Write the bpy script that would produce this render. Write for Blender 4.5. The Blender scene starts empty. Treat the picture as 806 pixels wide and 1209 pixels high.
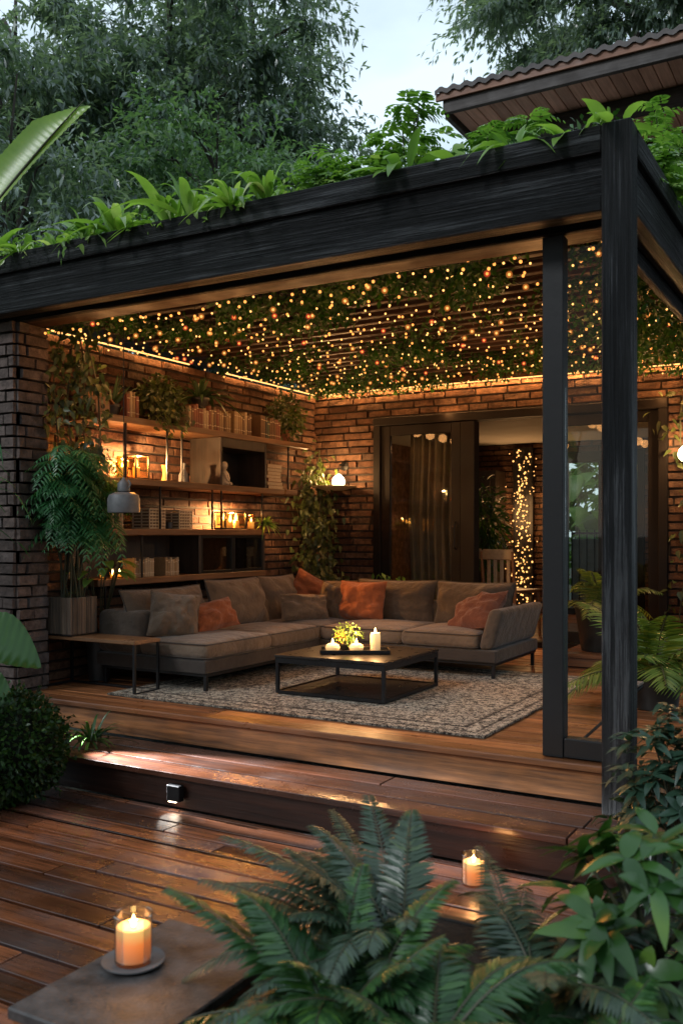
import bpy, math, random
import numpy as np
from mathutils import Vector, Matrix, noise as mnoise
rad = math.radians
random.seed(7); RG = np.random.default_rng(11)
SC = bpy.context.scene
COL = SC.collection

# ------------------------------------------------------------------ materials
def nmat(name):
    m = bpy.data.materials.new(name); m.use_nodes = True
    nt = m.node_tree; nt.nodes.clear()
    out = nt.nodes.new('ShaderNodeOutputMaterial')
    return m, nt, out
def N(nt, t, **kw):
    n = nt.nodes.new(t)
    for k, v in kw.items():
        if k.startswith('i_'):
            n.inputs[k[2:].replace('_', ' ')].default_value = v
        else: setattr(n, k, v)
    return n
def rgba(c): return (c[0], c[1], c[2], 1.0)
def principled(nt, out, rough=.5, metal=0., spec=.5):
    p = N(nt, 'ShaderNodeBsdfPrincipled')
    p.inputs['Roughness'].default_value = rough
    p.inputs['Metallic'].default_value = metal
    p.inputs['Specular IOR Level'].default_value = spec
    nt.links.new(p.outputs[0], out.inputs['Surface'])
    return p
def coords(nt, scale=(1, 1, 1), island=0.0):
    tc = N(nt, 'ShaderNodeTexCoord'); src = tc.outputs['Object']
    if island:
        g = N(nt, 'ShaderNodeNewGeometry')
        mu = N(nt, 'ShaderNodeMath', operation='MULTIPLY'); mu.inputs[1].default_value = 61.0 * island
        nt.links.new(g.outputs['Random Per Island'], mu.inputs[0])
        ad = N(nt, 'ShaderNodeVectorMath', operation='ADD')
        nt.links.new(src, ad.inputs[0]); nt.links.new(mu.outputs[0], ad.inputs[1]); src = ad.outputs[0]
    mp = N(nt, 'ShaderNodeMapping'); mp.inputs['Scale'].default_value = scale
    nt.links.new(src, mp.inputs['Vector'])
    return mp.outputs[0]
def noise_tex(nt, vec, scale, detail=6, rough=.6):
    n = N(nt, 'ShaderNodeTexNoise'); n.inputs['Scale'].default_value = scale
    n.inputs['Detail'].default_value = detail; n.inputs['Roughness'].default_value = rough
    nt.links.new(vec, n.inputs['Vector']); return n.outputs['Fac']
def ramp(nt, fac, stops):
    r = N(nt, 'ShaderNodeValToRGB'); e = r.color_ramp.elements
    e[0].position, e[0].color = stops[0][0], rgba(stops[0][1])
    e[1].position, e[1].color = stops[-1][0], rgba(stops[-1][1])
    for p, c in stops[1:-1]:
        x = e.new(p); x.color = rgba(c)
    nt.links.new(fac, r.inputs[0]); return r.outputs[0]
def mixc(nt, fac, a, b, mode='MIX'):
    m = N(nt, 'ShaderNodeMix', data_type='RGBA', blend_type=mode)
    if isinstance(fac, float): m.inputs[0].default_value = fac
    else: nt.links.new(fac, m.inputs[0])
    for s, k in ((a, 6), (b, 7)):
        if isinstance(s, tuple): m.inputs[k].default_value = rgba(s)
        else: nt.links.new(s, m.inputs[k])
    return m.outputs[2]
def maprange(nt, v, a, b, c, d):
    m = N(nt, 'ShaderNodeMapRange')
    for i, x in enumerate((a, b, c, d)): m.inputs[i + 1].default_value = x
    nt.links.new(v, m.inputs[0]); return m.outputs[0]
def bump(nt, p, h, strength=.3, dist=.01):
    b = N(nt, 'ShaderNodeBump'); b.inputs['Strength'].default_value = strength
    b.inputs['Distance'].default_value = dist
    nt.links.new(h, b.inputs['Height']); nt.links.new(b.outputs[0], p.inputs['Normal'])
def isl(nt):
    return N(nt, 'ShaderNodeNewGeometry').outputs['Random Per Island']

def m_plain(name, c1, c2=None, rough=.5, metal=0., scale=8., bmp=.15, spec=.5, bscale=None, bd=.004):
    m, nt, out = nmat(name); p = principled(nt, out, rough, metal, spec)
    v = coords(nt); n = noise_tex(nt, v, scale)
    c2 = c2 or tuple(x * .7 for x in c1)
    col = ramp(nt, n, [(.3, c2), (.7, c1)]); nt.links.new(col, p.inputs['Base Color'])
    nt.links.new(maprange(nt, n, .3, .7, rough * .85, min(1, rough * 1.15)), p.inputs['Roughness'])
    if bmp: bump(nt, p, noise_tex(nt, v, bscale or scale * 6), bmp, bd)
    return m
def m_wood(name, dark, light, axis=0, rough=.45, island=1.0, var=.5, bmp=.4, spec=.5, grey=None, gfac=.3, knots=True, rvar=.15):
    m, nt, out = nmat(name); p = principled(nt, out, rough, 0, spec)
    s = [11., 11., 11.]; s[axis] = .9
    v = coords(nt, tuple(s), island)
    s2 = [70., 70., 70.]; s2[axis] = 2.2
    v2 = coords(nt, tuple(s2), island)
    n1 = noise_tex(nt, v, 1.6, 5, .65); n2 = noise_tex(nt, v2, 1.0, 4, .6)
    mx = N(nt, 'ShaderNodeMath', operation='MULTIPLY_ADD'); mx.inputs[1].default_value = .45
    nt.links.new(n2, mx.inputs[0]); nt.links.new(n1, mx.inputs[2])
    col = ramp(nt, mx.outputs[0], [(.48, dark), (.72, tuple((a + b) / 2 for a, b in zip(dark, light))), (.95, light)])
    r = isl(nt)
    if grey:
        v3 = coords(nt, (1.3, 1.3, 1.3), island)
        gmask = maprange(nt, noise_tex(nt, v3, 1.4, 3), .45, .7, 0., gfac)
        col = mixc(nt, gmask, col, grey)
    br = maprange(nt, r, 0, 1, 1 - var, 1 + var)
    cb = N(nt, 'ShaderNodeCombineColor')
    for i in range(3): nt.links.new(br, cb.inputs[i])
    col = mixc(nt, 1.0, col, cb.outputs[0], 'MULTIPLY')
    nt.links.new(col, p.inputs['Base Color'])
    v4 = coords(nt, (2.5, 2.5, 2.5), island)
    nt.links.new(maprange(nt, noise_tex(nt, v4, 2., 4), .3, .7, rough - rvar, rough + rvar), p.inputs['Roughness'])
    bump(nt, p, mx.outputs[0], bmp, .006)
    return m
def m_brick(name, stops, rough=.85, bmp=.8):
    m, nt, out = nmat(name); p = principled(nt, out, rough, 0, .3)
    r = isl(nt); base = ramp(nt, r, stops)
    v = coords(nt, (1, 1, 1), .5); n = noise_tex(nt, v, 14, 8, .7)
    n3 = noise_tex(nt, v, 55, 6, .7)
    col = mixc(nt, maprange(nt, n, .38, .7, .75, 0.), base, tuple(x * .28 for x in stops[0][1]))
    nt.links.new(col, p.inputs['Base Color'])
    ad = N(nt, 'ShaderNodeMath', operation='MULTIPLY_ADD'); ad.inputs[1].default_value = .5
    nt.links.new(n3, ad.inputs[0]); nt.links.new(n, ad.inputs[2])
    bump(nt, p, ad.outputs[0], bmp, .02); return m
def m_leaf(name, c1, c2, rough=.42, trans=.25, tip=None, spec=.5):
    m, nt, out = nmat(name)
    p = N(nt, 'ShaderNodeBsdfPrincipled'); p.inputs['Roughness'].default_value = rough
    p.inputs['Specular IOR Level'].default_value = spec
    r = isl(nt)
    v = coords(nt); n = noise_tex(nt, v, 3.0, 3)
    f = N(nt, 'ShaderNodeMath', operation='MULTIPLY_ADD'); f.inputs[1].default_value = .6; 
    nt.links.new(r, f.inputs[0]); nt.links.new(maprange(nt, n, .3, .7, 0, .4), f.inputs[2])
    col = ramp(nt, f.outputs[0], [(.1, c1), (.85, c2)] if not tip else [(.08, c1), (.7, c2), (.97, tip)])
    nt.links.new(col, p.inputs['Base Color'])
    t = N(nt, 'ShaderNodeBsdfTranslucent')
    tc = mixc(nt, 1.0, col, (1.5, 1.7, .7), 'MULTIPLY'); nt.links.new(tc, t.inputs['Color'])
    ms = N(nt, 'ShaderNodeMixShader'); ms.inputs[0].default_value = trans
    nt.links.new(p.outputs[0], ms.inputs[1]); nt.links.new(t.outputs[0], ms.inputs[2])
    nt.links.new(ms.outputs[0], out.inputs['Surface']); return m
def m_emit(name, c, s, sample=True):
    m, nt, out = nmat(name); e = N(nt, 'ShaderNodeEmission')
    e.inputs[0].default_value = rgba(c); e.inputs[1].default_value = s
    nt.links.new(e.outputs[0], out.inputs['Surface'])
    if not sample: m.cycles.emission_sampling = 'NONE'
    return m
def m_glass(name, tint=(1, 1, 1), rough=.02, refl=1.0):
    m, nt, out = nmat(name)
    tr = N(nt, 'ShaderNodeBsdfTransparent'); tr.inputs[0].default_value = rgba(tint)
    gl = N(nt, 'ShaderNodeBsdfGlossy'); gl.inputs['Roughness'].default_value = rough
    fr = N(nt, 'ShaderNodeFresnel'); fr.inputs[0].default_value = 1.52
    mu = N(nt, 'ShaderNodeMath', operation='MULTIPLY'); mu.inputs[1].default_value = refl
    nt.links.new(fr.outputs[0], mu.inputs[0])
    ms = N(nt, 'ShaderNodeMixShader'); nt.links.new(mu.outputs[0], ms.inputs[0])
    nt.links.new(tr.outputs[0], ms.inputs[1]); nt.links.new(gl.outputs[0], ms.inputs[2])
    nt.links.new(ms.outputs[0], out.inputs['Surface']); return m
def m_wax(name, c, top, s):
    m, nt, out = nmat(name); p = principled(nt, out, .5)
    p.inputs['Base Color'].default_value = (.75, .5, .3, 1)
    tc = N(nt, 'ShaderNodeTexCoord'); sx = N(nt, 'ShaderNodeSeparateXYZ'); nt.links.new(tc.outputs['Generated'], sx.inputs[0])
    col = ramp(nt, sx.outputs[2], [(.0, tuple(x * .35 for x in c)), (.55, c), (.92, top)])  # flame light in the wax, painted as emission that brightens towards the top
    nt.links.new(col, p.inputs['Emission Color']); p.inputs['Emission Strength'].default_value = s
    return m
def m_fabric(name, c, var=.35, wr=.5, sheen=.2):
    m, nt, out = nmat(name); p = principled(nt, out, .9, 0, .2)
    v = coords(nt); n = noise_tex(nt, v, 6, 5); n2 = noise_tex(nt, v, 420, 2)
    w = N(nt, 'ShaderNodeTexWave', wave_type='BANDS', bands_direction='DIAGONAL'); w.inputs['Scale'].default_value = 95; w.inputs['Distortion'].default_value = 1.5
    nt.links.new(v, w.inputs['Vector'])
    col = ramp(nt, n, [(.3, tuple(x * (1 - var) for x in c)), (.7, c)])
    col = mixc(nt, maprange(nt, n2, .35, .65, .0, .35), col, tuple(x * .45 for x in c))
    col = mixc(nt, maprange(nt, w.outputs['Fac'], 0, 1, 0., .22), col, tuple(x * .5 for x in c))
    nt.links.new(col, p.inputs['Base Color']); p.inputs['Sheen Weight'].default_value = sheen
    a = N(nt, 'ShaderNodeMath', operation='MULTIPLY_ADD'); a.inputs[1].default_value = .06
    nt.links.new(n2, a.inputs[0]); nt.links.new(noise_tex(nt, v, 9, 4, .55), a.inputs[2])
    bump(nt, p, a.outputs[0], min(1., wr * 1.5), .045); return m

MT = {}
MT['deck'] = m_wood('deck_board_wood', (.020, .007, .004), (.25, .086, .036), 0, .25, 1, .72, .7, .7, grey=(.105, .092, .098), gfac=.65)  # grey wood patches, lightened to stand in for cool wet highlights
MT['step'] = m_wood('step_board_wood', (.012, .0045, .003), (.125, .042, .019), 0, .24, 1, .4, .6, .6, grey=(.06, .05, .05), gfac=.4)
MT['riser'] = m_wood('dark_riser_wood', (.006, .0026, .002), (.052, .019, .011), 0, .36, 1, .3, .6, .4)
MT['patio'] = m_wood('patio_board_wood', (.060, .020, .008), (.38, .145, .052), 0, .40, 1, .35, .5)
MT['fascia'] = m_wood('fascia_timber', (.030, .012, .006), (.50, .20, .066), 0, .55, 1, .2, .7, grey=(.035, .022, .015), gfac=.75)
def m_char(name, axis):
    m, nt, out = nmat(name); p = principled(nt, out, .6, 0, .2)
    s1 = [16., 16., 16.]; s1[axis] = .55; s2 = [95., 95., 95.]; s2[axis] = 1.6
    v1 = coords(nt, tuple(s1), 1.); v2 = coords(nt, tuple(s2), 1.); v3 = coords(nt, (2.2, 2.2, 2.2), 1.)
    n1 = noise_tex(nt, v1, 1.5, 6, .7); n2 = noise_tex(nt, v2, 1., 5, .7); n3 = noise_tex(nt, v3, 2., 4)
    a = N(nt, 'ShaderNodeMath', operation='MULTIPLY_ADD'); a.inputs[1].default_value = .8; nt.links.new(n2, a.inputs[0]); nt.links.new(n1, a.inputs[2])
    col = ramp(nt, a.outputs[0], [(.62, (.0012, .0012, .0013)), (.84, (.0065, .0070, .0076)), (.98, (.019, .0205, .0225)), (1.14, (.062, .066, .070))])
    col = mixc(nt, maprange(nt, n3, .35, .7, .0, .55), col, (.004, .0045, .005))
    nt.links.new(col, p.inputs['Base Color']); nt.links.new(maprange(nt, a.outputs[0], .6, 1.1, .72, .42), p.inputs['Roughness'])
    bump(nt, p, a.outputs[0], 1., .024); return m
MT['char_x'] = m_char('charred_timber_along', 0); MT['char_y'] = m_char('charred_timber_deep', 1); MT['char_z'] = m_char('charred_timber_upright', 2)
MT['frame'] = m_plain('matt_black_frame', (.0085, .009, .010), (.006, .0065, .007), .55, 0, 6, .2, .3)
MT['soffit_x'] = m_wood('ceiling_timber', (.014, .006, .004), (.070, .029, .014), 0, .5, 1, .35, .4)
MT['soffit_y'] = m_wood('soffit_board', (.40, .20, .14), (.75, .42, .30), 1, .6, 1, .25, .4)  # colour raised to stand in for light the eave underside lacks
MT['shelf'] = m_wood('shelf_oak', (.07, .034, .016), (.26, .13, .06), 1, .4, 1, .15, .3)
MT['darkwood'] = m_wood('dark_stained_wood', (.012, .009, .008), (.045, .032, .024), 2, .45, 1, .2, .3)
MT['tablewood'] = m_wood('side_table_oak', (.09, .045, .02), (.30, .15, .07), 0, .38, 1, .1, .3)
MT['planter'] = m_wood('weathered_planter_wood', (.02, .018, .016), (.16, .11, .075), 2, .7, 1, .3, .9)
MT['doorframe'] = m_plain('brown_door_frame', (.010, .0065, .005), (.006, .0042, .0036), .58, .0, 5, .05, .2)
MT['blackmetal'] = m_plain('black_powder_coat', (.012, .012, .013), (.008, .008, .009), .42, .4, 20, .08)
MT['tabletop'] = m_plain('black_stained_top', (.020, .017, .016), (.010, .009, .009), .3, 0, 12, .12)
MT['white'] = m_plain('white_plaster', (.62, .60, .56), (.55, .53, .50), .8, 0, 3, .1)
MT['mortar'] = m_plain('dark_mortar', (.030, .024, .020), (.016, .013, .011), .95, 0, 20, .5)
MT['brick'] = m_brick('rustic_brown_brick', [(0, (.075, .034, .020)), (.35, (.16, .078, .044)), (.7, (.25, .135, .080)), (1, (.13, .085, .062))])
MT['brick_grey'] = m_brick('grey_brown_brick', [(0, (.10, .075, .066)), (.4, (.16, .120, .105)), (.75, (.20, .145, .125)), (1, (.14, .125, .125))])
MT['soil'] = m_plain('dark_soil', (.035, .026, .018), (.012, .010, .008), .95, 0, 9, .8, bd=.03)
MT['ground'] = m_plain('mossy_ground', (.030, .040, .018), (.018, .015, .010), .95, 0, 1.5, .8, bd=.05)
MT['stone'] = m_plain('mottled_grey_stone', (.085, .074, .070), (.010, .0095, .010), .5, 0, 16, .9)
MT['sofa'] = m_fabric('taupe_upholstery', (.175, .122, .083))
MT['sofa_grey'] = m_fabric('grey_taupe_upholstery', (.112, .084, .063))
MT['sofa_base'] = m_fabric('dark_grey_base_fabric', (.062, .048, .040), wr=.2)
MT['orange'] = m_fabric('burnt_orange_cotton', (.34, .105, .042), .4)
MT['rust'] = m_fabric('rust_brown_cotton', (.19, .068, .040), .3)
MT['rim_cushion'] = m_fabric('piping_fabric', (.07, .055, .045), wr=.1)
MT['curtain'] = m_fabric('taupe_curtain_linen', (.30, .23, .16), wr=.25)
MT['paper'] = m_plain('book_pages', (.55, .46, .33), (.42, .34, .24), .9, 0, 60, .1)
BOOKC = {'tan': (.30, .19, .09), 'brown': (.14, .075, .035), 'cream': (.40, .30, .185), 'rust red': (.20, .065, .035), 'dark green': (.05, .07, .035), 'charcoal': (.035, .032, .03)}
for k, c in BOOKC.items(): MT['bk_' + k] = m_plain('book_cloth_' + k.replace(' ', '_'), c, None, .6, 0, 30, .1)
MT['creamlattice'] = m_plain('cream_lattice', (.52, .42, .28), (.40, .31, .20), .7, 0, 30, .1)
MT['ceramic_grey'] = m_plain('grey_enamel', (.14, .145, .15), (.09, .093, .096), .5, 0, 25, .12)
MT['figure'] = m_plain('pale_ceramic', (.62, .52, .38), (.5, .4, .28), .5, 0, 12, .05)
MT['amber'] = m_plain('amber_glaze', (.30, .13, .035), (.18, .075, .02), .22, 0, 8, .05)
MT['potdark'] = m_plain('dark_glazed_pot', (.030, .027, .025), (.016, .015, .014), .4, 0, 8, .15)
MT['terracotta'] = m_plain('terracotta', (.26, .10, .05), (.17, .065, .035), .8, 0, 14, .2)
MT['glass'] = m_glass('clear_pane_glass', (.93, .95, .93), .01, .75)
MT['sideglass'] = m_glass('side_pane_glass', (.96, .97, .96), .01, .22)
MT['jar'] = m_glass('jar_glass', (.95, .94, .92), .03, .55)
MT['amberjar'] = m_glass('warm_jar_glass', (.97, .80, .50), .04, .35)
MT['bark'] = m_wood('tree_bark', (.018, .015, .012), (.075, .062, .05), 2, .9, 1, .2, 1.)
MT['stem'] = m_plain('green_brown_stem', (.05, .055, .022), (.03, .028, .014), .6, 0, 14, .2)
MT['bulb'] = m_emit('warm_bulb_glow', (1., .47, .13), 2.6)
MT['bulb_a'] = m_emit('amber_bulb_glow', (1., .36, .075), 1.9)
MT['bulb_o'] = m_emit('orange_bulb_glow', (1., .28, .05), 4.)
MT['bulb_r'] = m_emit('red_bulb_glow', (1., .09, .03), 2.5)
MT['halo'] = None
MT['led'] = m_emit('led_strip_glow', (1., .46, .13), 2.6)
MT['flame'] = m_emit('candle_flame', (1., .60, .20), 26.)
MT['globe'] = m_emit('opal_globe_glow', (1., .74, .42), 9.)
MT['wax'] = m_wax('glowing_wax', (1., .22, .025), (1., .58, .16), .95)
MT['waxcream'] = m_wax('glowing_cream_wax', (.9, .52, .16), (1., .75, .30), .75)
MT['coldlamp'] = m_emit('cool_lamp_face', (.85, .93, 1.), 14.)
MT['lampwarm'] = m_emit('step_lamp_face', (1., .75, .5), 18.)
# leaves
MT['lf_tree'] = m_leaf('tree_leaf_dark', (.075, .118, .105), (.210, .280, .245), .27, .34, None, .8)
MT['lf_tree2'] = m_leaf('tree_leaf_blue_green', (.105, .155, .142), (.285, .360, .325), .27, .36, None, .8)
MT['lf_treeb'] = m_leaf('tree_leaf_bright', (.065, .135, .075), (.17, .27, .15), .38, .38)
MT['lf_fresh'] = m_leaf('fresh_green_leaf', (.085, .19, .03), (.28, .44, .11), .30, .38, (.72, .74, .42))
MT['lf_lush'] = m_leaf('lush_green_leaf', (.055, .14, .030), (.19, .34, .075), .36, .35, (.40, .50, .18))
MT['lf_fern'] = m_leaf('fern_leaf', (.012, .045, .014), (.042, .110, .034), .33, .22, (.10, .22, .035))
MT['lf_fernb'] = m_leaf('fern_leaf_bluish', (.016, .034, .018), (.056, .092, .058), .34, .18, (.11, .16, .045))
MT['lf_laurel'] = m_leaf('laurel_leaf', (.014, .050, .012), (.045, .120, .026), .28, .25, (.14, .24, .03))
MT['lf_shrub'] = m_leaf('blue_green_shrub_leaf', (.012, .036, .022), (.042, .088, .056), .32, .2)
MT['lf_box'] = m_leaf('box_leaf', (.010, .036, .010), (.042, .105, .022), .34, .2, (.11, .20, .04))
MT['lf_bamboo'] = m_leaf('bamboo_leaf', (.016, .080, .026), (.060, .21, .075), .36, .3)
MT['lf_ivy'] = m_leaf('ivy_leaf', (.018, .034, .009), (.065, .088, .024), .42, .22, (.17, .15, .04))
MT['lf_ceiling'] = m_leaf('ceiling_creeper_leaf', (.008, .044, .008), (.036, .115, .018), .45, .3, (.09, .15, .03))
MT['lf_indoor'] = m_leaf('indoor_strap_leaf', (.022, .050, .020), (.060, .105, .040), .38, .2)
MT['lf_palm'] = m_leaf('palm_leaf', (.045, .095, .018), (.14, .21, .045), .34, .3, (.28, .28, .07))
MT['flower'] = m_plain('yellow_petals', (.75, .50, .05), (.6, .32, .03), .6, 0, 20, .05)
MT['rug'] = None

def make_rug_mat():
    m, nt, out = nmat('woven_rug'); p = principled(nt, out, .95, 0, .1)
    v = coords(nt)
    n = noise_tex(nt, v, 34, 4, .8); n2 = noise_tex(nt, v, 110, 2, .7)
    mx = N(nt, 'ShaderNodeMath', operation='MULTIPLY_ADD'); mx.inputs[1].default_value = .7
    nt.links.new(n2, mx.inputs[0]); nt.links.new(n, mx.inputs[2])
    field = ramp(nt, mx.outputs[0], [(.70, (.016, .015, .016)), (.82, (.17, .145, .12)), (.95, (.62, .53, .41))])
    # border bands, measured from the rug centre in rug metres
    sx = N(nt, 'ShaderNodeSeparateXYZ'); nt.links.new(v, sx.inputs[0])
    def edge(o, half):
        a = N(nt, 'ShaderNodeMath', operation='ABSOLUTE'); nt.links.new(o, a.inputs[0])
        s = N(nt, 'ShaderNodeMath', operation='SUBTRACT'); s.inputs[0].default_value = half
        nt.links.new(a.outputs[0], s.inputs[1]); return s.outputs[0]
    mn = N(nt, 'ShaderNodeMath', operation='MINIMUM')
    nt.links.new(edge(sx.outputs[0], 1.26), mn.inputs[0]); nt.links.new(edge(sx.outputs[1], 1.08), mn.inputs[1])
    wob = N(nt, 'ShaderNodeMath', operation='MULTIPLY_ADD'); wob.inputs[1].default_value = .03
    nt.links.new(n, wob.inputs[0]); nt.links.new(mn.outputs[0], wob.inputs[2])
    band = ramp(nt, wob.outputs[0], [(0., (.25, .25, .25)), (.035, (1, 1, 1)), (.075, (1, 1, 1)), (.085, (.18, .18, .2)), (.105, (1, 1, 1)), (.17, (1, 1, 1)), (.18, (.18, .18, .2)), (.215, (1, 1, 1)), (.9, (1, 1, 1))])
    col = mixc(nt, 1.0, field, band, 'MULTIPLY')
    nt.links.new(col, p.inputs['Base Color']); bump(nt, p, mx.outputs[0], 1., .012); return m
MT['rug'] = make_rug_mat()

# ------------------------------------------------------------------ builders
def offset_of(parent):
    o = Vector((0, 0, 0))
    while parent is not None: o += Vector(parent.location); parent = parent.parent
    return o
def tag(o, label=None, cat=None, group=None, kind=None):
    if label: o['label'] = label
    if cat: o['category'] = cat
    if group: o['group'] = group
    if kind: o['kind'] = kind
    return o
def thing(name, loc, label, cat, group=None):
    o = bpy.data.objects.new(name, None); o.empty_display_size = .1; COL.objects.link(o)
    o.location = loc; return tag(o, label, cat, group)

class MB:
    def __init__(s): s.v = []; s.f = []; s.m = []
    def add(s, vs, fs, mi=0):
        b = len(s.v); s.v += [tuple(x) for x in vs]
        s.f += [tuple(b + i for i in f) for f in fs]; s.m += [mi] * len(fs); return s
    def box(s, x0, x1, y0, y1, z0, z1, mi=0, ch=0., M=None):
        """box by extents with optional chamfer of all edges"""
        if ch <= 0:
            vs = [(x, y, z) for x in (x0, x1) for y in (y0, y1) for z in (z0, z1)]
            fs = [(0, 1, 3, 2), (4, 6, 7, 5), (0, 4, 5, 1), (2, 3, 7, 6), (0, 2, 6, 4), (1, 5, 7, 3)]
        else:
            cx, cy, cz = (x0 + x1) / 2, (y0 + y1) / 2, (z0 + z1) / 2
            hx, hy, hz = (x1 - x0) / 2, (y1 - y0) / 2, (z1 - z0) / 2
            c = min(ch, hx * .9, hy * .9, hz * .9); vs = []; idx = {}
            for sx in (-1, 1):
                for sy in (-1, 1):
                    for sz in (-1, 1):
                        for ax in range(3):
                            q = [sx * (hx - c), sy * (hy - c), sz * (hz - c)]
                            q[ax] = (sx * hx, sy * hy, sz * hz)[ax]
                            idx[(sx, sy, sz, ax)] = len(vs); vs.append((cx + q[0], cy + q[1], cz + q[2]))
            fs = []
            for ax in range(3):
                a, b = [i for i in range(3) if i != ax]
                for sg in (-1, 1):
                    r = []
                    for p, q in ((-1, -1), (1, -1), (1, 1), (-1, 1)):
                        k = [0, 0, 0]; k[ax] = sg; k[a] = p; k[b] = q; r.append(idx[(k[0], k[1], k[2], ax)])
                    fs.append(tuple(r) if (sg > 0) == (ax != 1) else tuple(r[::-1]))
                for p in (-1, 1):      # edges parallel to ax
                    for q in (-1, 1):
                        r = []
                        for sg, fa in ((-1, a), (1, a), (1, b), (-1, b)):
                            k = [0, 0, 0]; k[ax] = sg; k[a] = p; k[b] = q; r.append(idx[(k[0], k[1], k[2], fa)])
                        fs.append(tuple(r))
            for sx in (-1, 1):
                for sy in (-1, 1):
                    for sz in (-1, 1): fs.append(tuple(idx[(sx, sy, sz, i)] for i in range(3)))
        if M is not None: vs = [tuple(M @ Vector(v)) for v in vs]
        return s.add(vs, fs, mi)
    def tube(s, pts, r, n=8, mi=0, cap=True):
        pts = [Vector(p) for p in pts]; k = len(pts)
        rs = r if isinstance(r, (list, tuple)) else [r] * k
        vs = []; up = None
        for i, p in enumerate(pts):
            d = (pts[min(i + 1, k - 1)] - pts[max(i - 1, 0)])
            d = d.normalized() if d.length > 1e-9 else Vector((0, 0, 1))
            if up is None: up = Vector((0, 0, 1)) if abs(d.z) < .9 else Vector((1, 0, 0))
            a = d.cross(up); a = a.normalized() if a.length > 1e-6 else Vector((1, 0, 0)); b = a.cross(d).normalized(); up = b
            for j in range(n):
                t = 2 * math.pi * j / n; vs.append(p + (a * math.cos(t) + b * math.sin(t)) * rs[i])
        fs = [(i * n + j, i * n + (j + 1) % n, (i + 1) * n + (j + 1) % n, (i + 1) * n + j) for i in range(k - 1) for j in range(n)]
        if cap: fs += [tuple(range(n - 1, -1, -1)), tuple((k - 1) * n + j for j in range(n))]
        return s.add(vs, fs, mi)
    def lathe(s, prof, c=(0, 0, 0), n=24, mi=0, M=None):
        vs = []; k = len(prof)
        for r, z in prof:
            for j in range(n):
                t = 2 * math.pi * j / n; vs.append((c[0] + r * math.cos(t), c[1] + r * math.sin(t), c[2] + z))
        fs = [(i * n + j, i * n + (j + 1) % n, (i + 1) * n + (j + 1) % n, (i + 1) * n + j) for i in range(k - 1) for j in range(n)]
        if prof[0][0] > 1e-5: fs.append(tuple(range(n - 1, -1, -1)))
        if prof[-1][0] > 1e-5: fs.append(tuple((k - 1) * n + j for j in range(n)))
        if M is not None: vs = [tuple(M @ Vector(v)) for v in vs]
        return s.add(vs, fs, mi)
    def build(s, name, mats, parent=None, smooth=False, loc=None, label=None, cat=None, group=None, kind=None):
        me = bpy.data.meshes.new(name)
        off = offset_of(parent) if parent is not None else Vector(loc or (0, 0, 0))
        me.from_pydata([(v[0] - off.x, v[1] - off.y, v[2] - off.z) for v in s.v], [], s.f)
        mats = mats if isinstance(mats, (list, tuple)) else [mats]
        for m in mats: me.materials.append(m)
        if len(mats) > 1: me.polygons.foreach_set('material_index', s.m)
        if smooth:
            me.polygons.foreach_set('use_smooth', [True] * len(me.polygons))
            try: me.set_sharp_from_angle(angle=rad(38))
            except Exception: pass
        me.validate(); me.update()
        o = bpy.data.objects.new(name, me); COL.objects.link(o)
        if parent is not None: o.parent = parent
        else: o.location = off
        return tag(o, label, cat, group, kind)

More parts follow.
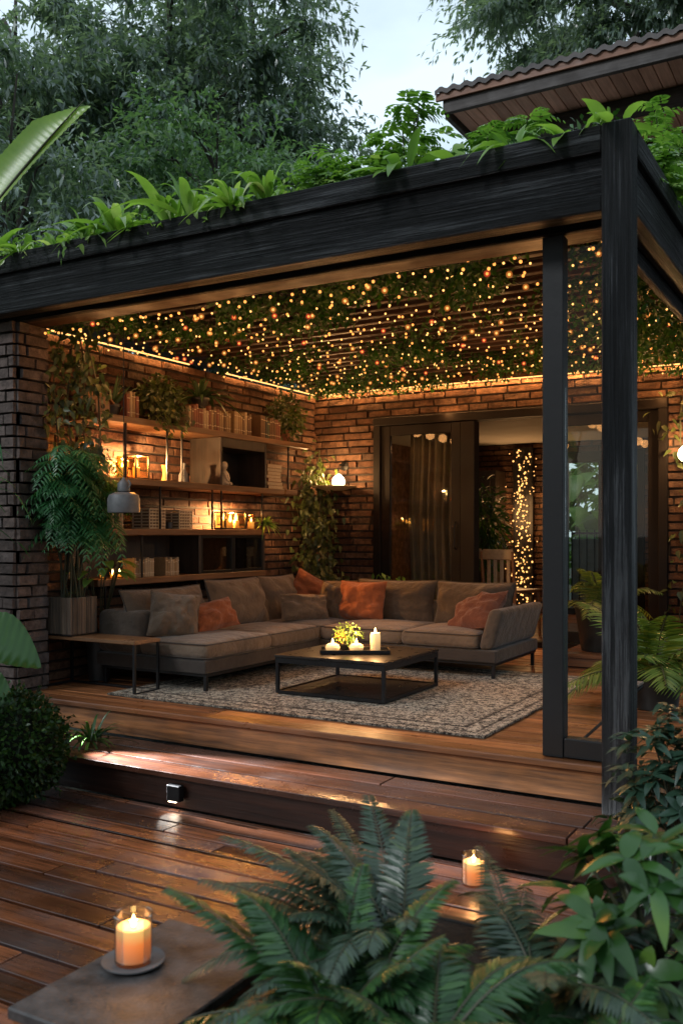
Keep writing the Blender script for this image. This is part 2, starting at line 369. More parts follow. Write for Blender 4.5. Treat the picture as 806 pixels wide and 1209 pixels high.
def unit(a):
    return a / np.maximum(np.linalg.norm(a, axis=-1, keepdims=True), 1e-9)
PROF = {
    'oval': lambda t: np.sin(np.pi * np.clip(t, 0, 1) ** .8) ** .8,
    'lance': lambda t: np.sin(np.pi * np.clip(t, 0, 1) ** .62),
    'strap': lambda t: np.minimum(1, (1 - t) * 3.0) ** .8 * (.55 + .45 * np.minimum(1, t * 4)),
    'sword': lambda t: (1 - t) ** .7 * (.8 + .2 * np.minimum(1, t * 3)),
    'heart': lambda t: np.where(t < .3, .55 + 1.5 * t, np.maximum(0, (1 - t) / .7) ** .75),
}
class FB:
    """foliage: many leaf blades gathered in one mesh"""
    def __init__(s): s.V = []; s.F = []; s.n = 0
    def leaves(s, P, D, U, L, W, droop=0., n=2, prof='oval', fold=.12, mid=True, wave=0., wf=17.):
        P = np.atleast_2d(np.asarray(P, float)); k = len(P)
        D = unit(np.broadcast_to(np.asarray(D, float), (k, 3))); U = np.broadcast_to(np.asarray(U, float), (k, 3))
        L = np.broadcast_to(np.asarray(L, float), (k,)); W = np.broadcast_to(np.asarray(W, float), (k,))
        dr = np.broadcast_to(np.asarray(droop, float), (k,))
        S = np.cross(D, U); bad = np.linalg.norm(S, axis=1) < 1e-4
        S[bad] = np.cross(D[bad], np.array([.3, .8, .5])); S = unit(S); Nn = np.cross(S, D)
        t = np.linspace(0, 1, n + 1); w = PROF[prof](t); cols = (-1, 0, 1) if mid else (-1, 1); c = len(cols)
        out = np.empty((k, n + 1, c, 3))
        for i in range(n + 1):
            base = P + D * (L * t[i])[:, None]
            base = base.copy(); base[:, 2] -= dr * L * t[i] ** 2
            for j, sg in enumerate(cols):
                ww = W * .5 * w[i]
                q = base + S * (ww * sg)[:, None] + Nn * (fold * ww * 2 * abs(sg))[:, None]
                if wave: q = q + Nn * (wave * W * np.sin(t[i] * wf + sg * 2) * abs(sg))[:, None]
                out[:, i, j] = q
        vv = out.reshape(-1, 3); b = np.arange(k)[:, None] * ((n + 1) * c) + s.n
        tf = np.array([[i * c + j, i * c + j + 1, (i + 1) * c + j + 1, (i + 1) * c + j] for i in range(n) for j in range(c - 1)])
        s.F.append((b[:, :, None] + tf[None]).reshape(-1, 4)); s.V.append(vv); s.n += len(vv); return s
    def build(s, name, mat, parent=None, loc=None, label=None, cat=None, group=None, kind=None):
        V = np.concatenate(s.V); F = np.concatenate(s.F)
        off = offset_of(parent) if parent is not None else Vector(loc or (0, 0, 0))
        V = V - np.array(off)
        me = bpy.data.meshes.new(name)
        me.vertices.add(len(V)); me.vertices.foreach_set('co', V.astype(np.float32).ravel())
        me.loops.add(F.size); me.loops.foreach_set('vertex_index', F.astype(np.int32).ravel())
        me.polygons.add(len(F)); me.polygons.foreach_set('loop_start', np.arange(0, F.size, 4, dtype=np.int32))
        me.polygons.foreach_set('use_smooth', np.ones(len(F), bool))
        me.materials.append(mat); me.update(calc_edges=True); me.validate()
        o = bpy.data.objects.new(name, me); COL.objects.link(o)
        if parent is not None: o.parent = parent
        else: o.location = off
        return tag(o, label, cat, group, kind)
def rvec(n, rg=None):
    a = (rg or RG).normal(size=(n, 3)); return unit(a)

def frond(fb, base, az, elev, length, pin=24, pl=.10, pw=.022, droop=.6, rg=RG, prof='lance', vee=.25, tips=.25, stem=None, sr=.004, twist=0.):
    """one pinnate frond: curved rachis with paired leaflets"""
    d = np.array([math.cos(az) * math.cos(elev), math.sin(az) * math.cos(elev), math.sin(elev)])
    t = np.linspace(0, 1, 14); pts = base + d * (length * t)[:, None]; pts[:, 2] -= droop * length * t ** 2
    if stem is not None: stem.tube([tuple(p) for p in pts], [sr * (1 - .8 * x) for x in t], 4, cap=False)
    tt = np.linspace(.14, .99, pin); P = np.stack([np.interp(tt, t, pts[:, i]) for i in range(3)], 1)
    T = unit(np.gradient(P, axis=0)); up = np.array([0, 0, 1.])
    S = unit(np.cross(T, up)); Nn = np.cross(S, T)
    if twist: S, Nn = S * math.cos(twist) + Nn * math.sin(twist), Nn * math.cos(twist) - S * math.sin(twist)
    size = np.where(tt < .35, .55 + .45 * tt / .35, 1 - (tt - .35) / .65 * (1 - tips))
    for sg in (-1, 1):
        D = S * sg + T * (.45 + .5 * tt[:, None]) - Nn * vee * .5 + rg.normal(0, .06, (pin, 3))
        fb.leaves(P, D, Nn, pl * size, pw * (.5 + .5 * size), droop=.18, n=3, prof=prof, fold=.1)
def strap_plant(fb, base, n, L, W, elev=(.4, 1.3), droop=(.3, .9), rg=RG, prof='strap', fold=.18, seg=8, spread=.03, azr=(0, 2 * math.pi)):
    az = rg.uniform(azr[0], azr[1], n); el = rg.uniform(*elev, n)
    D = np.stack([np.cos(az) * np.cos(el), np.sin(az) * np.cos(el), np.sin(el)], 1)
    P = np.array(base) + np.stack([np.cos(az), np.sin(az), np.zeros(n)], 1) * spread * rg.uniform(.2, 1, n)[:, None]
    fb.leaves(P, D, np.array([0, 0, 1.]) + rg.normal(0, .15, (n, 3)), rg.uniform(L[0], L[1], n), rg.uniform(W[0], W[1], n), rg.uniform(droop[0], droop[1], n), seg, prof, fold, True, .03)
def leaf_blob(fb, c, r, n, L, W, rg=RG, shell=.6, prof='oval', droop=.2, up=.4, seg=2, mid=True, down=0.):
    d = rvec(n, rg); q = rg.uniform(shell, 1, n) ** .7
    P = np.array(c) + d * q[:, None] * np.array(r)
    D = d + rvec(n, rg) * .9; D[:, 2] -= down
    U = d + np.array([0, 0, up]) + rvec(n, rg) * .6
    fb.leaves(P, D, U, rg.uniform(L[0], L[1], n), rg.uniform(W[0], W[1], n), droop, seg, prof, .12, mid)
def vine(fb, path, spread, n, L, W, rg=RG, out=(1, 0, 0), prof='heart', down=.8):
    path = np.array(path, float); u = rg.uniform(0, len(path) - 1.001, n); i = u.astype(int); f = (u - i)[:, None]
    P = path[i] * (1 - f) + path[i + 1] * f + rg.normal(0, 1, (n, 3)) * np.array(spread)
    D = rvec(n, rg) + np.array(out) * .5; D[:, 2] -= down
    U = np.array(out) + np.array([0, 0, .6]) + rvec(n, rg) * .7
    fb.leaves(P, D, U, rg.uniform(L[0], L[1], n), rg.uniform(W[0], W[1], n), .2, 3, prof, .15)

def bricks(mb, o, ax, length, z0, z1, depth_dir, holes=(), course=.069, bl=.27, seed=1, jit=.018, mi=0, mj=1, thick=.2, gap=.012):
    """running-bond brick face from o along ax ('x' or 'y'); depth_dir = outward unit (sign)"""
    rg = random.Random(seed); rows = int(round((z1 - z0) / course)); ch = (z1 - z0) / rows
    def pt(u, d, z):
        return (o[0] + u, o[1] + depth_dir * d, z) if ax == 'x' else (o[0] + depth_dir * d, o[1] + u, z)
    def blocks(a, b, z, zz, d0, d1, mi, inset):
        p = [pt(a, d0, z), pt(b, d0, z), pt(b, d0, zz), pt(a, d0, zz)]
        j = [rg.uniform(-.002, .002) for _ in range(8)]
        q = [pt(a + inset + j[0], d1 + j[4], z + inset + j[1]), pt(b - inset + j[2], d1 + j[5], z + inset + j[3]), pt(b - inset + j[1], d1 + j[6], zz - inset + j[0]), pt(a + inset + j[3], d1 + j[7], zz - inset + j[2])]
        fs = [(4, 5, 6, 7), (0, 1, 5, 4), (1, 2, 6, 5), (2, 3, 7, 6), (3, 0, 4, 7)]
        if (ax == 'x') == (depth_dir > 0): fs = [f[::-1] for f in fs]
        mb.add(p + q, fs, mi)
    for r in range(rows):
        z = z0 + r * ch; u = -rg.uniform(.05, .2)
        while u < length:
            b = u + bl * rg.uniform(.7, 1.25); a0, b0 = max(u, 0), min(b - gap, length)
            segs = [(a0, b0)]
            for (h0, h1, hz0, hz1) in holes:
                if z + ch * .5 > hz0 and z + ch * .5 < hz1:
                    ns = []
                    for (s0, s1) in segs:
                        if h1 <= s0 or h0 >= s1: ns.append((s0, s1)); continue
                        if s0 < h0: ns.append((s0, h0))
                        if s1 > h1: ns.append((h1, s1))
                    segs = ns
            for s0, s1 in segs:
                if s1 - s0 > .03: blocks(s0, s1, z + gap * .5, z + ch - gap * .5, -.01, .012 + rg.uniform(0, jit), mi, .004)
            u = b
    # mortar backing, cut round the holes
    xs = sorted({0, length, *[h[0] for h in holes], *[h[1] for h in holes]})
    for a, b in zip(xs[:-1], xs[1:]):
        zc = [(z0, z1)]
        for h in holes:
            if h[0] <= a + 1e-6 and h[1] >= b - 1e-6:
                nz = []
                for s0, s1 in zc:
                    if s0 < h[2]: nz.append((s0, min(s1, h[2])))
                    if s1 > h[3]: nz.append((max(s0, h[3]), s1))
                zc = nz
        for s0, s1 in zc:
            p = [pt(a, 0, s0), pt(b, -thick, s1)]
            mb.box(min(p[0][0], p[1][0]), max(p[0][0], p[1][0]), min(p[0][1], p[1][1]), max(p[0][1], p[1][1]), s0, s1, mj)

def boards(mb, x0, x1, y0, y1, ztop, thick, pitch, gap=.017, seed=3, split=(1.6, 3.2), ch=.0018):
    rg = random.Random(seed); y = y0
    while y < y1 - .02:
        w = min(pitch, y1 - y) - gap; x = x0 - rg.uniform(0, 1.5)
        while x < x1:
            e = x + rg.uniform(*split); a, b = max(x, x0), min(e - .006, x1)
            dz = rg.uniform(-.0025, .0)
            if b - a > .04: mb.box(a, b, y, y + w, ztop - thick + dz, ztop + dz, 0, ch)
            x = e
        y += pitch

def point_light(name, loc, energy, color, r=.03, parent=None):
    l = bpy.data.lights.new(name, 'POINT'); l.energy = energy; l.color = color; l.shadow_soft_size = r
    o = bpy.data.objects.new(name, l); COL.objects.link(o)
    o.location = Vector(loc) - (offset_of(parent) if parent is not None else Vector((0, 0, 0)))
    if parent is not None: o.parent = parent
    return o
WARM = (1., .52, .2)

# ------------------------------------------------------------------ setting: ground, decks
mb = MB()
nn = 24
mb.add([(-400, -400, -.16), (400, -400, -.16), (400, 400, -.16), (-400, 400, -.16)], [(0, 1, 2, 3)])
mb.build('ground', MT['ground'], kind='structure')
mb = MB()      # planting soil heaped right of the deck and left of it
def mound(mb, x0, x1, y0, y1, z, amp, seed):
    nx, ny = 24, 24; vs = []; rg = random.Random(seed)
    for i in range(nx + 1):
        for j in range(ny + 1):
            u, v = i / nx, j / ny; x, y = x0 + (x1 - x0) * u, y0 + (y1 - y0) * v
            e = min(u, 1 - u, v, 1 - v) * 8
            vs.append((x, y, -.15 + min(1, e) * (z + .15) + mnoise.noise((x * 4, y * 4, seed)) * amp))
    mb.add(vs, [(i * (ny + 1) + j, (i + 1) * (ny + 1) + j, (i + 1) * (ny + 1) + j + 1, i * (ny + 1) + j + 1) for i in range(nx) for j in range(ny)])
mound(mb, -1.16, 1.2, -.4, 2.46, -.02, .03, 1)
mound(mb, -.84, 1.4, 3.23, 9.5, .02, .05, 2)
mound(mb, -6.2, -4.22, .0, 4.1, -.02, .04, 5)
mb.build('planting_soil', MT['soil'], smooth=True, kind='structure')

mb = MB()
boards(mb, -4.2, -1.16, -.60, 2.39, .0, .028, .13, seed=4)
boards(mb, -4.2, .4, 2.39, 3.20, .0, .028, .13, seed=5)
boards(mb, -4.2, -.86, 3.17, 3.612, .0, .028, .13, seed=6)
mb.build('lower_deck', MT['deck'], kind='structure')
mb = MB(); mb.box(-4.2, -1.17, -.6, 3.57, -.12, -.060); mb.box(-1.169, .4, 2.4, 3.18, -.12, -.060)
mb.build('deck_substructure', MT['tabletop'], kind='structure')

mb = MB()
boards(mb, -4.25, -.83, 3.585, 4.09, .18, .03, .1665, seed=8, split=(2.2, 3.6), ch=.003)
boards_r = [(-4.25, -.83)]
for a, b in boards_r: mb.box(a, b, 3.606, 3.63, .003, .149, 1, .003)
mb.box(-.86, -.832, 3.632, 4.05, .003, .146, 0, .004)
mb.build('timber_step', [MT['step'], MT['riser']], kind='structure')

mb = MB()
boards(mb, -4.95, -.83, 4.215, 8.1, .35, .03, .128, .012, seed=9, split=(1.8, 3.4))
mb.box(-4.95, -.83, 4.0725, 4.20, .318, .352, 0, .006)
mb.build('patio_deck', MT['patio'], kind='structure')
mb = MB()
mb.box(-4.95, -.835, 4.094, 4.16, .184, .317, 0, .003)
mb.box(-.87, -.84, 4.17, 8.0, .0, .314, 0, .006)
mb.build('patio_fascia', MT['fascia'], kind='structure')

# ------------------------------------------------------------------ garden wall with pillar (left)
WX, BY = -4.97, 8.09
t = thing('brick_wall', (WX, 6.1, 0), 'rustic brown brick side wall behind the shelves, ending in a grey pillar', 'wall')
mb = MB(); bricks(mb, (WX, 4.34), 'y', BY - 4.34, .0, 2.76, 1, seed=21)
mb.build('wall_face', [MT['brick'], MT['mortar']], t)
mb = MB()
bricks(mb, (-5.6, 4.10), 'x', .85, .0, 2.73, -1, seed=22, course=.074, bl=.25, thick=.12, gap=.008)
bricks(mb, (-4.75, 4.10), 'y', .25, .0, 2.73, 1, seed=23, course=.074, bl=.25, thick=.10, gap=.008)
mb.build('pillar', [MT['brick_grey'], MT['mortar']], t)

# ------------------------------------------------------------------ house
h = thing('house', (-3, 8.2, 0), 'brown brick house with dark sliding glass doors and a tiled eave above the pergola', 'house')
DX0, DX1, DZ = -4.27, -1.50, 2.50
mb = MB(); bricks(mb, (WX, BY), 'x', WX * -1 - .3, .35, 2.93, -1, holes=[(DX0 - WX, DX1 - WX, .35, DZ)], seed=31)
mb.build('back_wall', [MT['brick'], MT['mortar']], h)
mb = MB(); bricks(mb, (-5.4, 11.25), 'x', 4.4, .38, 2.5, -1, holes=[(2.02, 3.05, .38, 2.36)], seed=33)
mb.build('interior_wall', [MT['brick'], MT['mortar']], h)
m = MB(); m.box(-5.4, -5.25, 8.30, 11.24, .35, 2.5); m.build('interior_side_wall', MT['brick'], h)
m = MB(); m.box(-1.2, -1.05, 8.30, 11.24, .35, 2.5); m.build('interior_side_wall', MT['brick'], h)
mb = MB(); mb.box(-5.4, -.9, 8.295, 11.5, 2.502, 2.92); mb.build('interior_ceiling', MT['white'], h)
mb = MB(); boards(mb, -5.3, -1.1, 8.10, 11.5, .378, .03, .16, .004, seed=12); mb.build('interior_floor', MT['patio'], h)
# door frame
fr = MB()
fr.box(DX0, DX0 + .075, BY - .045, BY + .12, .36, DZ - .08, 0, .004); fr.box(DX1 - .075, DX1, BY - .045, BY + .12, .36, DZ - .08, 0, .004)
fr.box(DX0, DX1, BY - .05, BY + .12, DZ - .078, DZ, 0, .004); fr.box(DX0 + .076, DX1 - .076, BY - .03, BY + .12, .352, .40, 0, .004)
fo = fr.build('door_frame', MT['doorframe'], h)
def panel(name, x0, x1, y, w=.095, z0=.405, z1=DZ - .082):
    m = MB()
    m.box(x0, x0 + w, y, y + .045, z0, z1, 0, .004); m.box(x1 - w, x1, y, y + .045, z0, z1, 0, .004)
    m.box(x0 + w + .001, x1 - w - .001, y + .001, y + .044, z1 - w, z1, 0, .004); m.box(x0 + w + .001, x1 - w - .001, y + .001, y + .044, z0, z0 + w, 0, .004)
    o = m.build('sliding_door', MT['doorframe'], h)
    g = MB(); g.box(x0 + w + .002, x1 - w - .002, y + .018, y + .026, z0 + w + .001, z1 - w - .001); g.build('glass_pane', MT['glass'], o)
    if name:
        k = MB(); k.tube([(x1 - w * .5, y - .001, 1.22), (x1 - w * .5, y - .035, 1.24), (x1 - w * .5, y - .035, 1.46), (x1 - w * .5, y - .001, 1.48)], .008, 8); k.build('handle', MT['blackmetal'], o, True)
panel(True, DX0 + .078, -3.36, BY - .02)
panel(False, -3.50, -3.34, BY + .05, .045) if False else None
panel(False, -2.50, DX1 - .078, BY + .03)
m = MB(); m.box(-3.357, -3.22, BY - .03, BY + .10, .405, DZ - .082, 0, .004); m.build('mullion', MT['doorframe'], h)
# far window of the room
m = MB(); x0, x1 = -3.37, -2.36
m.box(x0, x0 + .08, 11.24, 11.38, .381, 2.36, 0, .004); m.box(x1 - .08, x1, 11.24, 11.38, .381, 2.36, 0, .004); m.box(x0 + .081, x1 - .081, 11.24, 11.38, 2.24, 2.36, 0, .004); m.box(x0 + .081, x1 - .081, 11.24, 11.38, .381, .46, 0, .004)
m.box(-2.90, -2.85, 11.25, 11.37, .461, 2.239, 0, .004)
wo = m.build('garden_window', MT['doorframe'], h)
m = MB(); m.box(x0 + .081, x1 - .081, 11.30, 11.308, .462, 2.238); m.build('glass_pane', MT['glass'], wo)
# tall cupboard in the room
m = MB(); m.box(-4.62, -4.05, 10.85, 11.2, .38, 2.15, 0, .006)
m.box(-4.55, -4.35, 10.835, 10.852, .5, 2.05, 0, .004); m.box(-4.32, -4.12, 10.835, 10.852, .5, 2.05, 0, .004)
m.build('cupboard', MT['darkwood'], None, loc=(-4.3, 11.0, .38), label='dark tall cupboard standing against the far wall inside the room', cat='cupboard')
# upper storey and eave
m = MB(); bricks(m, (-2.55, 9.6), 'x', 5.6, 2.93, 5.75, -1, seed=35, course=.08, bl=.3); m.build('upper_wall', [MT['brick'], MT['mortar']], h)
rf = MB(); rf.box(-3.50, 3.0, 7.98, 8.03, 5.29, 5.46, 0, .006); rf.box(-3.50, -3.45, 8.032, 9.75, 5.26, 5.50, 0, .006)
rf.box(-3.44, 3.0, 8.55, 8.67, 5.16, 5.31, 0, .004)
ro = rf.build('roof', m_wood('grey_brown_fascia', (.035, .030, .028), (.11, .095, .088), 0, .6, 1, .2, .4, .3), h)
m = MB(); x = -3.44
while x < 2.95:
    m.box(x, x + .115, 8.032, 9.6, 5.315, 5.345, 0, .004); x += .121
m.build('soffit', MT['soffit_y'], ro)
m = MB(); vs = []; fs = []; ncol = 260; wl = .125
for r, (y, z) in enumerate([(7.93, 5.478), (7.93, 5.512), (8.9, 5.72), (10.5, 6.1)]):
    for i in range(ncol + 1):
        x = -3.56 + i * .025; vs.append((x, y, z + .015 * math.cos((x) / wl * 2 * math.pi) + (0 if r else -.012)))
for r in range(3):
    for i in range(ncol): a = r * (ncol + 1) + i; fs.append((a, a + 1, a + ncol + 2, a + ncol + 1))
m.add(vs, fs)
m.build('roof_tiles', m_plain('weathered_roof_tile', (.17, .15, .145), (.06, .055, .055), .75, 0, 9, .4), ro, True)
m = MB(); m.box(-3.56, 3.0, 7.95, 7.978, 5.405, 5.478, 0, .004); m.build('eave_trim', m_wood('brown_eave_trim', (.20, .09, .055), (.42, .21, .13), 0, .6), ro)

# ------------------------------------------------------------------ pergola
pg = thing('pergola', (-.94, 3.99, .18), 'black charred timber pergola with a planted flat roof over the lounge', 'pergola')
PX0, PX1, PY0, PY1 = -5.6, -.877, 3.93, 4.05
m = MB(); m.box(PX1 - .123, PX1, PY0, PY1, .184, 3.10, 0, .006); m.build('post', MT['char_z'], pg)
m = MB(); m.box(-1.02, PX1 - .003, 8.02, 8.08, .36, 2.74, 0, .006) if False else None
m = MB(); e = PX1 - .1245
m.box(PX0, e, PY0 + .005, PY1 - .001, 2.985, 3.098, 0, .006); m.box(PX0, e, PY0 + .035, PY1 - .001, 2.80, 2.984, 0, .004); m.box(PX0, e, PY0 + .010, PY1 - .001, 2.735, 2.799, 0, .006)
m.build('front_beam', MT['char_x'], pg)
m = MB(); m.box(PX0, -1.0, 4.125, 4.165, 2.725, 2.86, 0, .006); m.box(PX0, -1.0, 4.052, 4.124, 2.76, 2.80, 0, .003); m.build('inner_beam', MT['char_x'], pg)
m = MB(); m.box(PX0, -1.0, 4.167, 4.33, 2.728, 2.758, 0, .004); m.box(PX0, -1.0, 4.30, 4.33, 2.76, 2.90, 0, .003); m.build('beam_soffit', MT['soffit_x'], pg)
m = MB(); m.box(-.985, PX1, PY1 + .002, 8.05, 2.985, 3.098, 0, .006); m.box(-.985, PX1 - .03, PY1 + .002, 8.05, 2.80, 2.984, 0, .004); m.box(-.985, PX1 - .006, PY1 + .002, 8.05, 2.735, 2.799, 0, .006)
m.box(-1.03, -.988, 4.34, 8.05, 2.66, 2.80, 0, .006)
m.build('side_beam', MT['char_y'], pg)
m = MB(); m.box(PX0, -1.0, 4.052, 8.28, 2.965, 3.05, 0, 0); m.build('roof_deck', MT['soffit_x'], pg)
m = MB(); y = 4.42
while y < 8.02:
    m.box(-4.96, -1.035, y, y + .055, 2.845, 2.962, 0, .004); y += .165
m.build('ceiling_slat', MT['soffit_x'], pg)
m = MB(); m.box(-5.0, -1.0, 4.06, 8.2, 3.052, 3.085); mound_v = m.build('planting_layer', MT['soil'], pg)

# LED strips
def led(pts, label):
    m = MB(); m.tube(pts, .006, 6)
    o = m.build('led_strip', MT['led'], None, loc=pts[0], label=label, cat='light strip', group='warm light strips under the pergola ceiling')
    a, b = Vector(pts[0]), Vector(pts[1]); ln = (b - a).length; l = bpy.data.lights.new('strip_light', 'AREA'); l.shape = 'RECTANGLE'; l.size = ln; l.size_y = .012; l.energy = (2.4 if abs((b - a).y) > .1 else 7.0) * ln; l.color = (1., .45, .14)
    q = bpy.data.objects.new('strip_light', l); COL.objects.link(q); q.parent = o; q.location = (a + b) / 2 - a + Vector((0, 0, -.009))
    if abs((b - a).y) > .1: q.rotation_euler = (0, 0, rad(90))
led([(-4.935, 4.45, 2.775), (-4.935, 6.05, 2.775)], 'warm light strip along the top of the side wall, front length')
led([(-4.935, 6.55, 2.775), (-4.935, 8.04, 2.775)], 'warm light strip along the top of the side wall, length near the corner')
led([(-4.85, 8.052, 2.775), (-1.1, 8.052, 2.775)], 'long warm light strip above the sliding doors on the back wall')

# creeper on the ceiling: nobody could count its leaves
rg = np.random.default_rng(5); fb = FB()
def creeper(x0, x1, y0, y1, z0, z1, n, L=(.025, .055)):
    k = n * 3; P = np.stack([rg.uniform(x0, x1, k), rg.uniform(y0, y1, k), rg.uniform(z0, z1, k)], 1)
    keep = np.array([mnoise.noise((p[0] * 1.7, p[1] * 2.6, 3.1)) + .35 * mnoise.noise((p[0] * 6, p[1] * 6, 1.)) for p in P]) > .02
    P = P[keep][:n]; k = len(P); D = rvec(k, rg); D[:, 2] = -abs(D[:, 2]) * .6
    fb.leaves(P, D, np.array([0, 0, -1.]) + rvec(k, rg) * .8, rg.uniform(L[0], L[1], k), rg.uniform(L[0] * .6, L[1] * .6, k), .2, 2, 'oval', .12)
creeper(-4.9, -1.05, 4.36, 5.40, 2.76, 2.90, 9000); creeper(-4.9, -1.05, 6.35, 7.25, 2.76, 2.90, 5000)
creeper(-4.9, -1.05, 5.4, 6.35, 2.80, 2.92, 1500); creeper(-4.9, -1.05, 7.25, 8.0, 2.72, 2.90, 4200)
creeper(-1.6, -1.04, 4.8, 7.8, 2.60, 2.90, 2600)
fb.build('ceiling_creeper', MT['lf_ceiling'], None, (-3, 6, 2.85), 'trailing green creeper spread over the pergola ceiling slats', 'creeper', None, 'stuff')

# string lights ------------------------------------------------------
def sphere_mesh(name, r, mat, seg=8, rings=5):
    prof = [(max(r * math.sin(math.pi * i / rings), 1e-6), -r * math.cos(math.pi * i / rings)) for i in range(rings + 1)]
    m = MB(); m.lathe(prof, (0, 0, 0), seg)
    me = bpy.data.meshes.new(name); me.from_pydata(m.v, [], m.f); me.materials.append(mat)
    me.polygons.foreach_set('use_smooth', [True] * len(me.polygons)); me.validate(); return me
def m_halo(name, c, s, a):
    m, nt, out = nmat(name); tr = N(nt, 'ShaderNodeBsdfTransparent'); e = N(nt, 'ShaderNodeEmission'); e.inputs[0].default_value = rgba(c); e.inputs[1].default_value = s
    ms = N(nt, 'ShaderNodeMixShader'); ms.inputs[0].default_value = a; nt.links.new(tr.outputs[0], ms.inputs[1]); nt.links.new(e.outputs[0], ms.inputs[2]); nt.links.new(ms.outputs[0], out.inputs['Surface']); m.cycles.emission_sampling = 'NONE'; return m
def halo_bulb_mesh(core, glow, rc, rg_):  # outer shells are an added glow imitating the lens halo round a bulb
    m = MB()
    for r, n, k, mi in ((rc, 8, 5, 0), (rg_ * .62, 12, 8, 1), (rg_, 12, 8, 1)): m.lathe([(max(r * math.sin(math.pi * i / k), 1e-6), -r * math.cos(math.pi * i / k)) for i in range(k + 1)], (0, 0, 0), n, mi)
    me = bpy.data.meshes.new('bulb'); me.from_pydata(m.v, [], m.f); me.materials.append(core); me.materials.append(glow); me.polygons.foreach_set('material_index', m.m); me.polygons.foreach_set('use_smooth', [True] * len(me.polygons)); return me
HALO_O, HALO_R = m_halo('orange_bulb_halo', (1., .30, .05), .75, .28), m_halo('red_bulb_halo', (1., .10, .04), .7, .30)
BM = [sphere_mesh('bulb', .0088, MT['bulb_a']), halo_bulb_mesh(MT['bulb'], HALO_O, .0085, .019), halo_bulb_mesh(MT['bulb_o'], HALO_R, .008, .018), sphere_mesh('bulb', .0066, MT['bulb'])]
rs = random.Random(17)
NS = 22; ORD = ['first', 'second', 'third', 'fourth', 'fifth', 'sixth', 'seventh', 'eighth', 'ninth', 'tenth', 'eleventh', 'twelfth', 'thirteenth', 'fourteenth', 'fifteenth', 'sixteenth', 'seventeenth', 'eighteenth', 'nineteenth', 'twentieth', 'twenty-first']
def add_bulb(parent, p, mesh):
    o = bpy.data.objects.new('bulb', mesh); COL.objects.link(o); o.parent = parent
    o.location = Vector(p) - Vector(parent.location)
for s in range(NS):
    y = 4.27 + (8.0 - 4.27) * (s / (NS - 1)) ** 1.0
    x0, x1 = -4.93, -1.06; z0 = 2.812 if s else 2.722
    root = thing('string_light', (x0, y, z0), ('string of warm bulbs along the beam at the front edge of the pergola ceiling' if s == 0 else 'string of warm bulbs closest to the back wall under the pergola ceiling' if s == NS - 1 else ORD[s - 1] + ' string of warm bulbs behind the front beam under the pergola ceiling'), 'string light', 'string lights under the pergola ceiling')
    nb = 24 if s == 0 else 38; pts = []; drops = MB()
    for i in range(nb):
        f = (i + .5) / nb; x = x0 + (x1 - x0) * (f + rs.uniform(-.007, .007)); yy = y + rs.uniform(-.085, .085) * (0 if s == 0 else 1)
        zz = z0 - .028 * (1 - abs(((f * 4) % 1) * 2 - 1)); pts.append((x, yy, zz))
        d = rs.uniform(.015, .03) if s == 0 else rs.choice([.01, .025, .045, .07]) + rs.uniform(0, .015)
        drops.tube([(x, yy, zz), (x, yy, zz - d)], .0016, 3, cap=False)
        k = rs.random(); mesh = BM[0] if (s == 0 or k < .40) else BM[3] if k < .88 else BM[1] if k < .955 else BM[2]
        add_bulb(root, (x, yy, zz - d - .010), mesh)
    drops.tube([(x0, y, z0)] + pts + [(x1, y, z0)], .002, 3); drops.build('wire', MT['blackmetal'], root)
    for q in range(2): point_light('bulb_light', (x0 + (x1 - x0) * (q + .5 + .5 * (s % 2) - .25) / 2, y, 2.50), 1.15, (1., .44, .14), .05, root)

# ------------------------------------------------------------------ glazed side frame next to the post
gf = thing('glazed_frame', (-1.16, 4.17, .35), 'dark timber glazed frame standing on the patio just inside the black post', 'window frame')
m = MB(); fx0, fx1 = -1.318, -.99
m.box(fx0, fx0 + .095, 4.13, 4.21, .356, 2.722, 0, .002); m.build('stile', MT['frame'], gf)
m = MB(); m.box(fx0 + .096, fx1, 4.132, 4.208, .356, .445, 0, .005); m.build('rail', MT['frame'], gf)
m = MB(); m.box(fx0 + .096, fx1, 4.166, 4.173, .446, 2.70); m.build('pane', MT['sideglass'], gf)

# ------------------------------------------------------------------ shelving
SX0, SX1 = -4.955, -4.63
su = thing('shelving_unit', (-4.8, 6, .35), 'long wooden wall shelves with thin black uprights on the brick side wall', 'shelves')
SH = [(2.21, 4.70, 7.42), (1.77, 4.70, 7.24), (1.405, 4.69, 6.72), (1.05, 4.70, 6.72), (.70, 4.72, 6.72)]
for z, a, b in SH:
    m = MB(); m.box(SX0, SX1, a, b, z - .048, z, 0, .005); m.build('shelf', MT['shelf'], su)
def upright(y, z0, z1, x=SX1 - .012, r=.007):
    m = MB(); m.box(x - r, x + r, y - r, y + r, z0, z1, 0, .002); m.build('upright', MT['blackmetal'], su)
zs = [2.162, 1.722, 1.357, 1.002]
for y in (4.98, 5.43, 5.60): upright(y, 1.77, 2.162)
for y in (7.10,): upright(y, 1.77, 2.162)
for y in (5.35, 5.98, 6.10, 6.68): upright(y, 1.405, 1.722)
for y in (4.78, 5.15): upright(y, 1.05, 1.357)
for y in (4.78, 5.78): upright(y, .70, 1.002)
m = MB()          # niche
m.box(SX0, SX1 - .002, 6.08, 6.105, 1.771, 2.161, 0, .003); m.box(SX0, SX1 - .002, 6.715, 6.74, 1.771, 2.161, 0, .003)
m.box(SX0, SX1 - .004, 6.106, 6.714, 2.08, 2.160, 0, .003); m.build('niche', MT['darkwood'], su)
m = MB(); m.box(SX0 + .002, SX0 + .03, 6.106, 6.714, 1.772, 2.078); m.build('niche_back', MT['tabletop'], su)
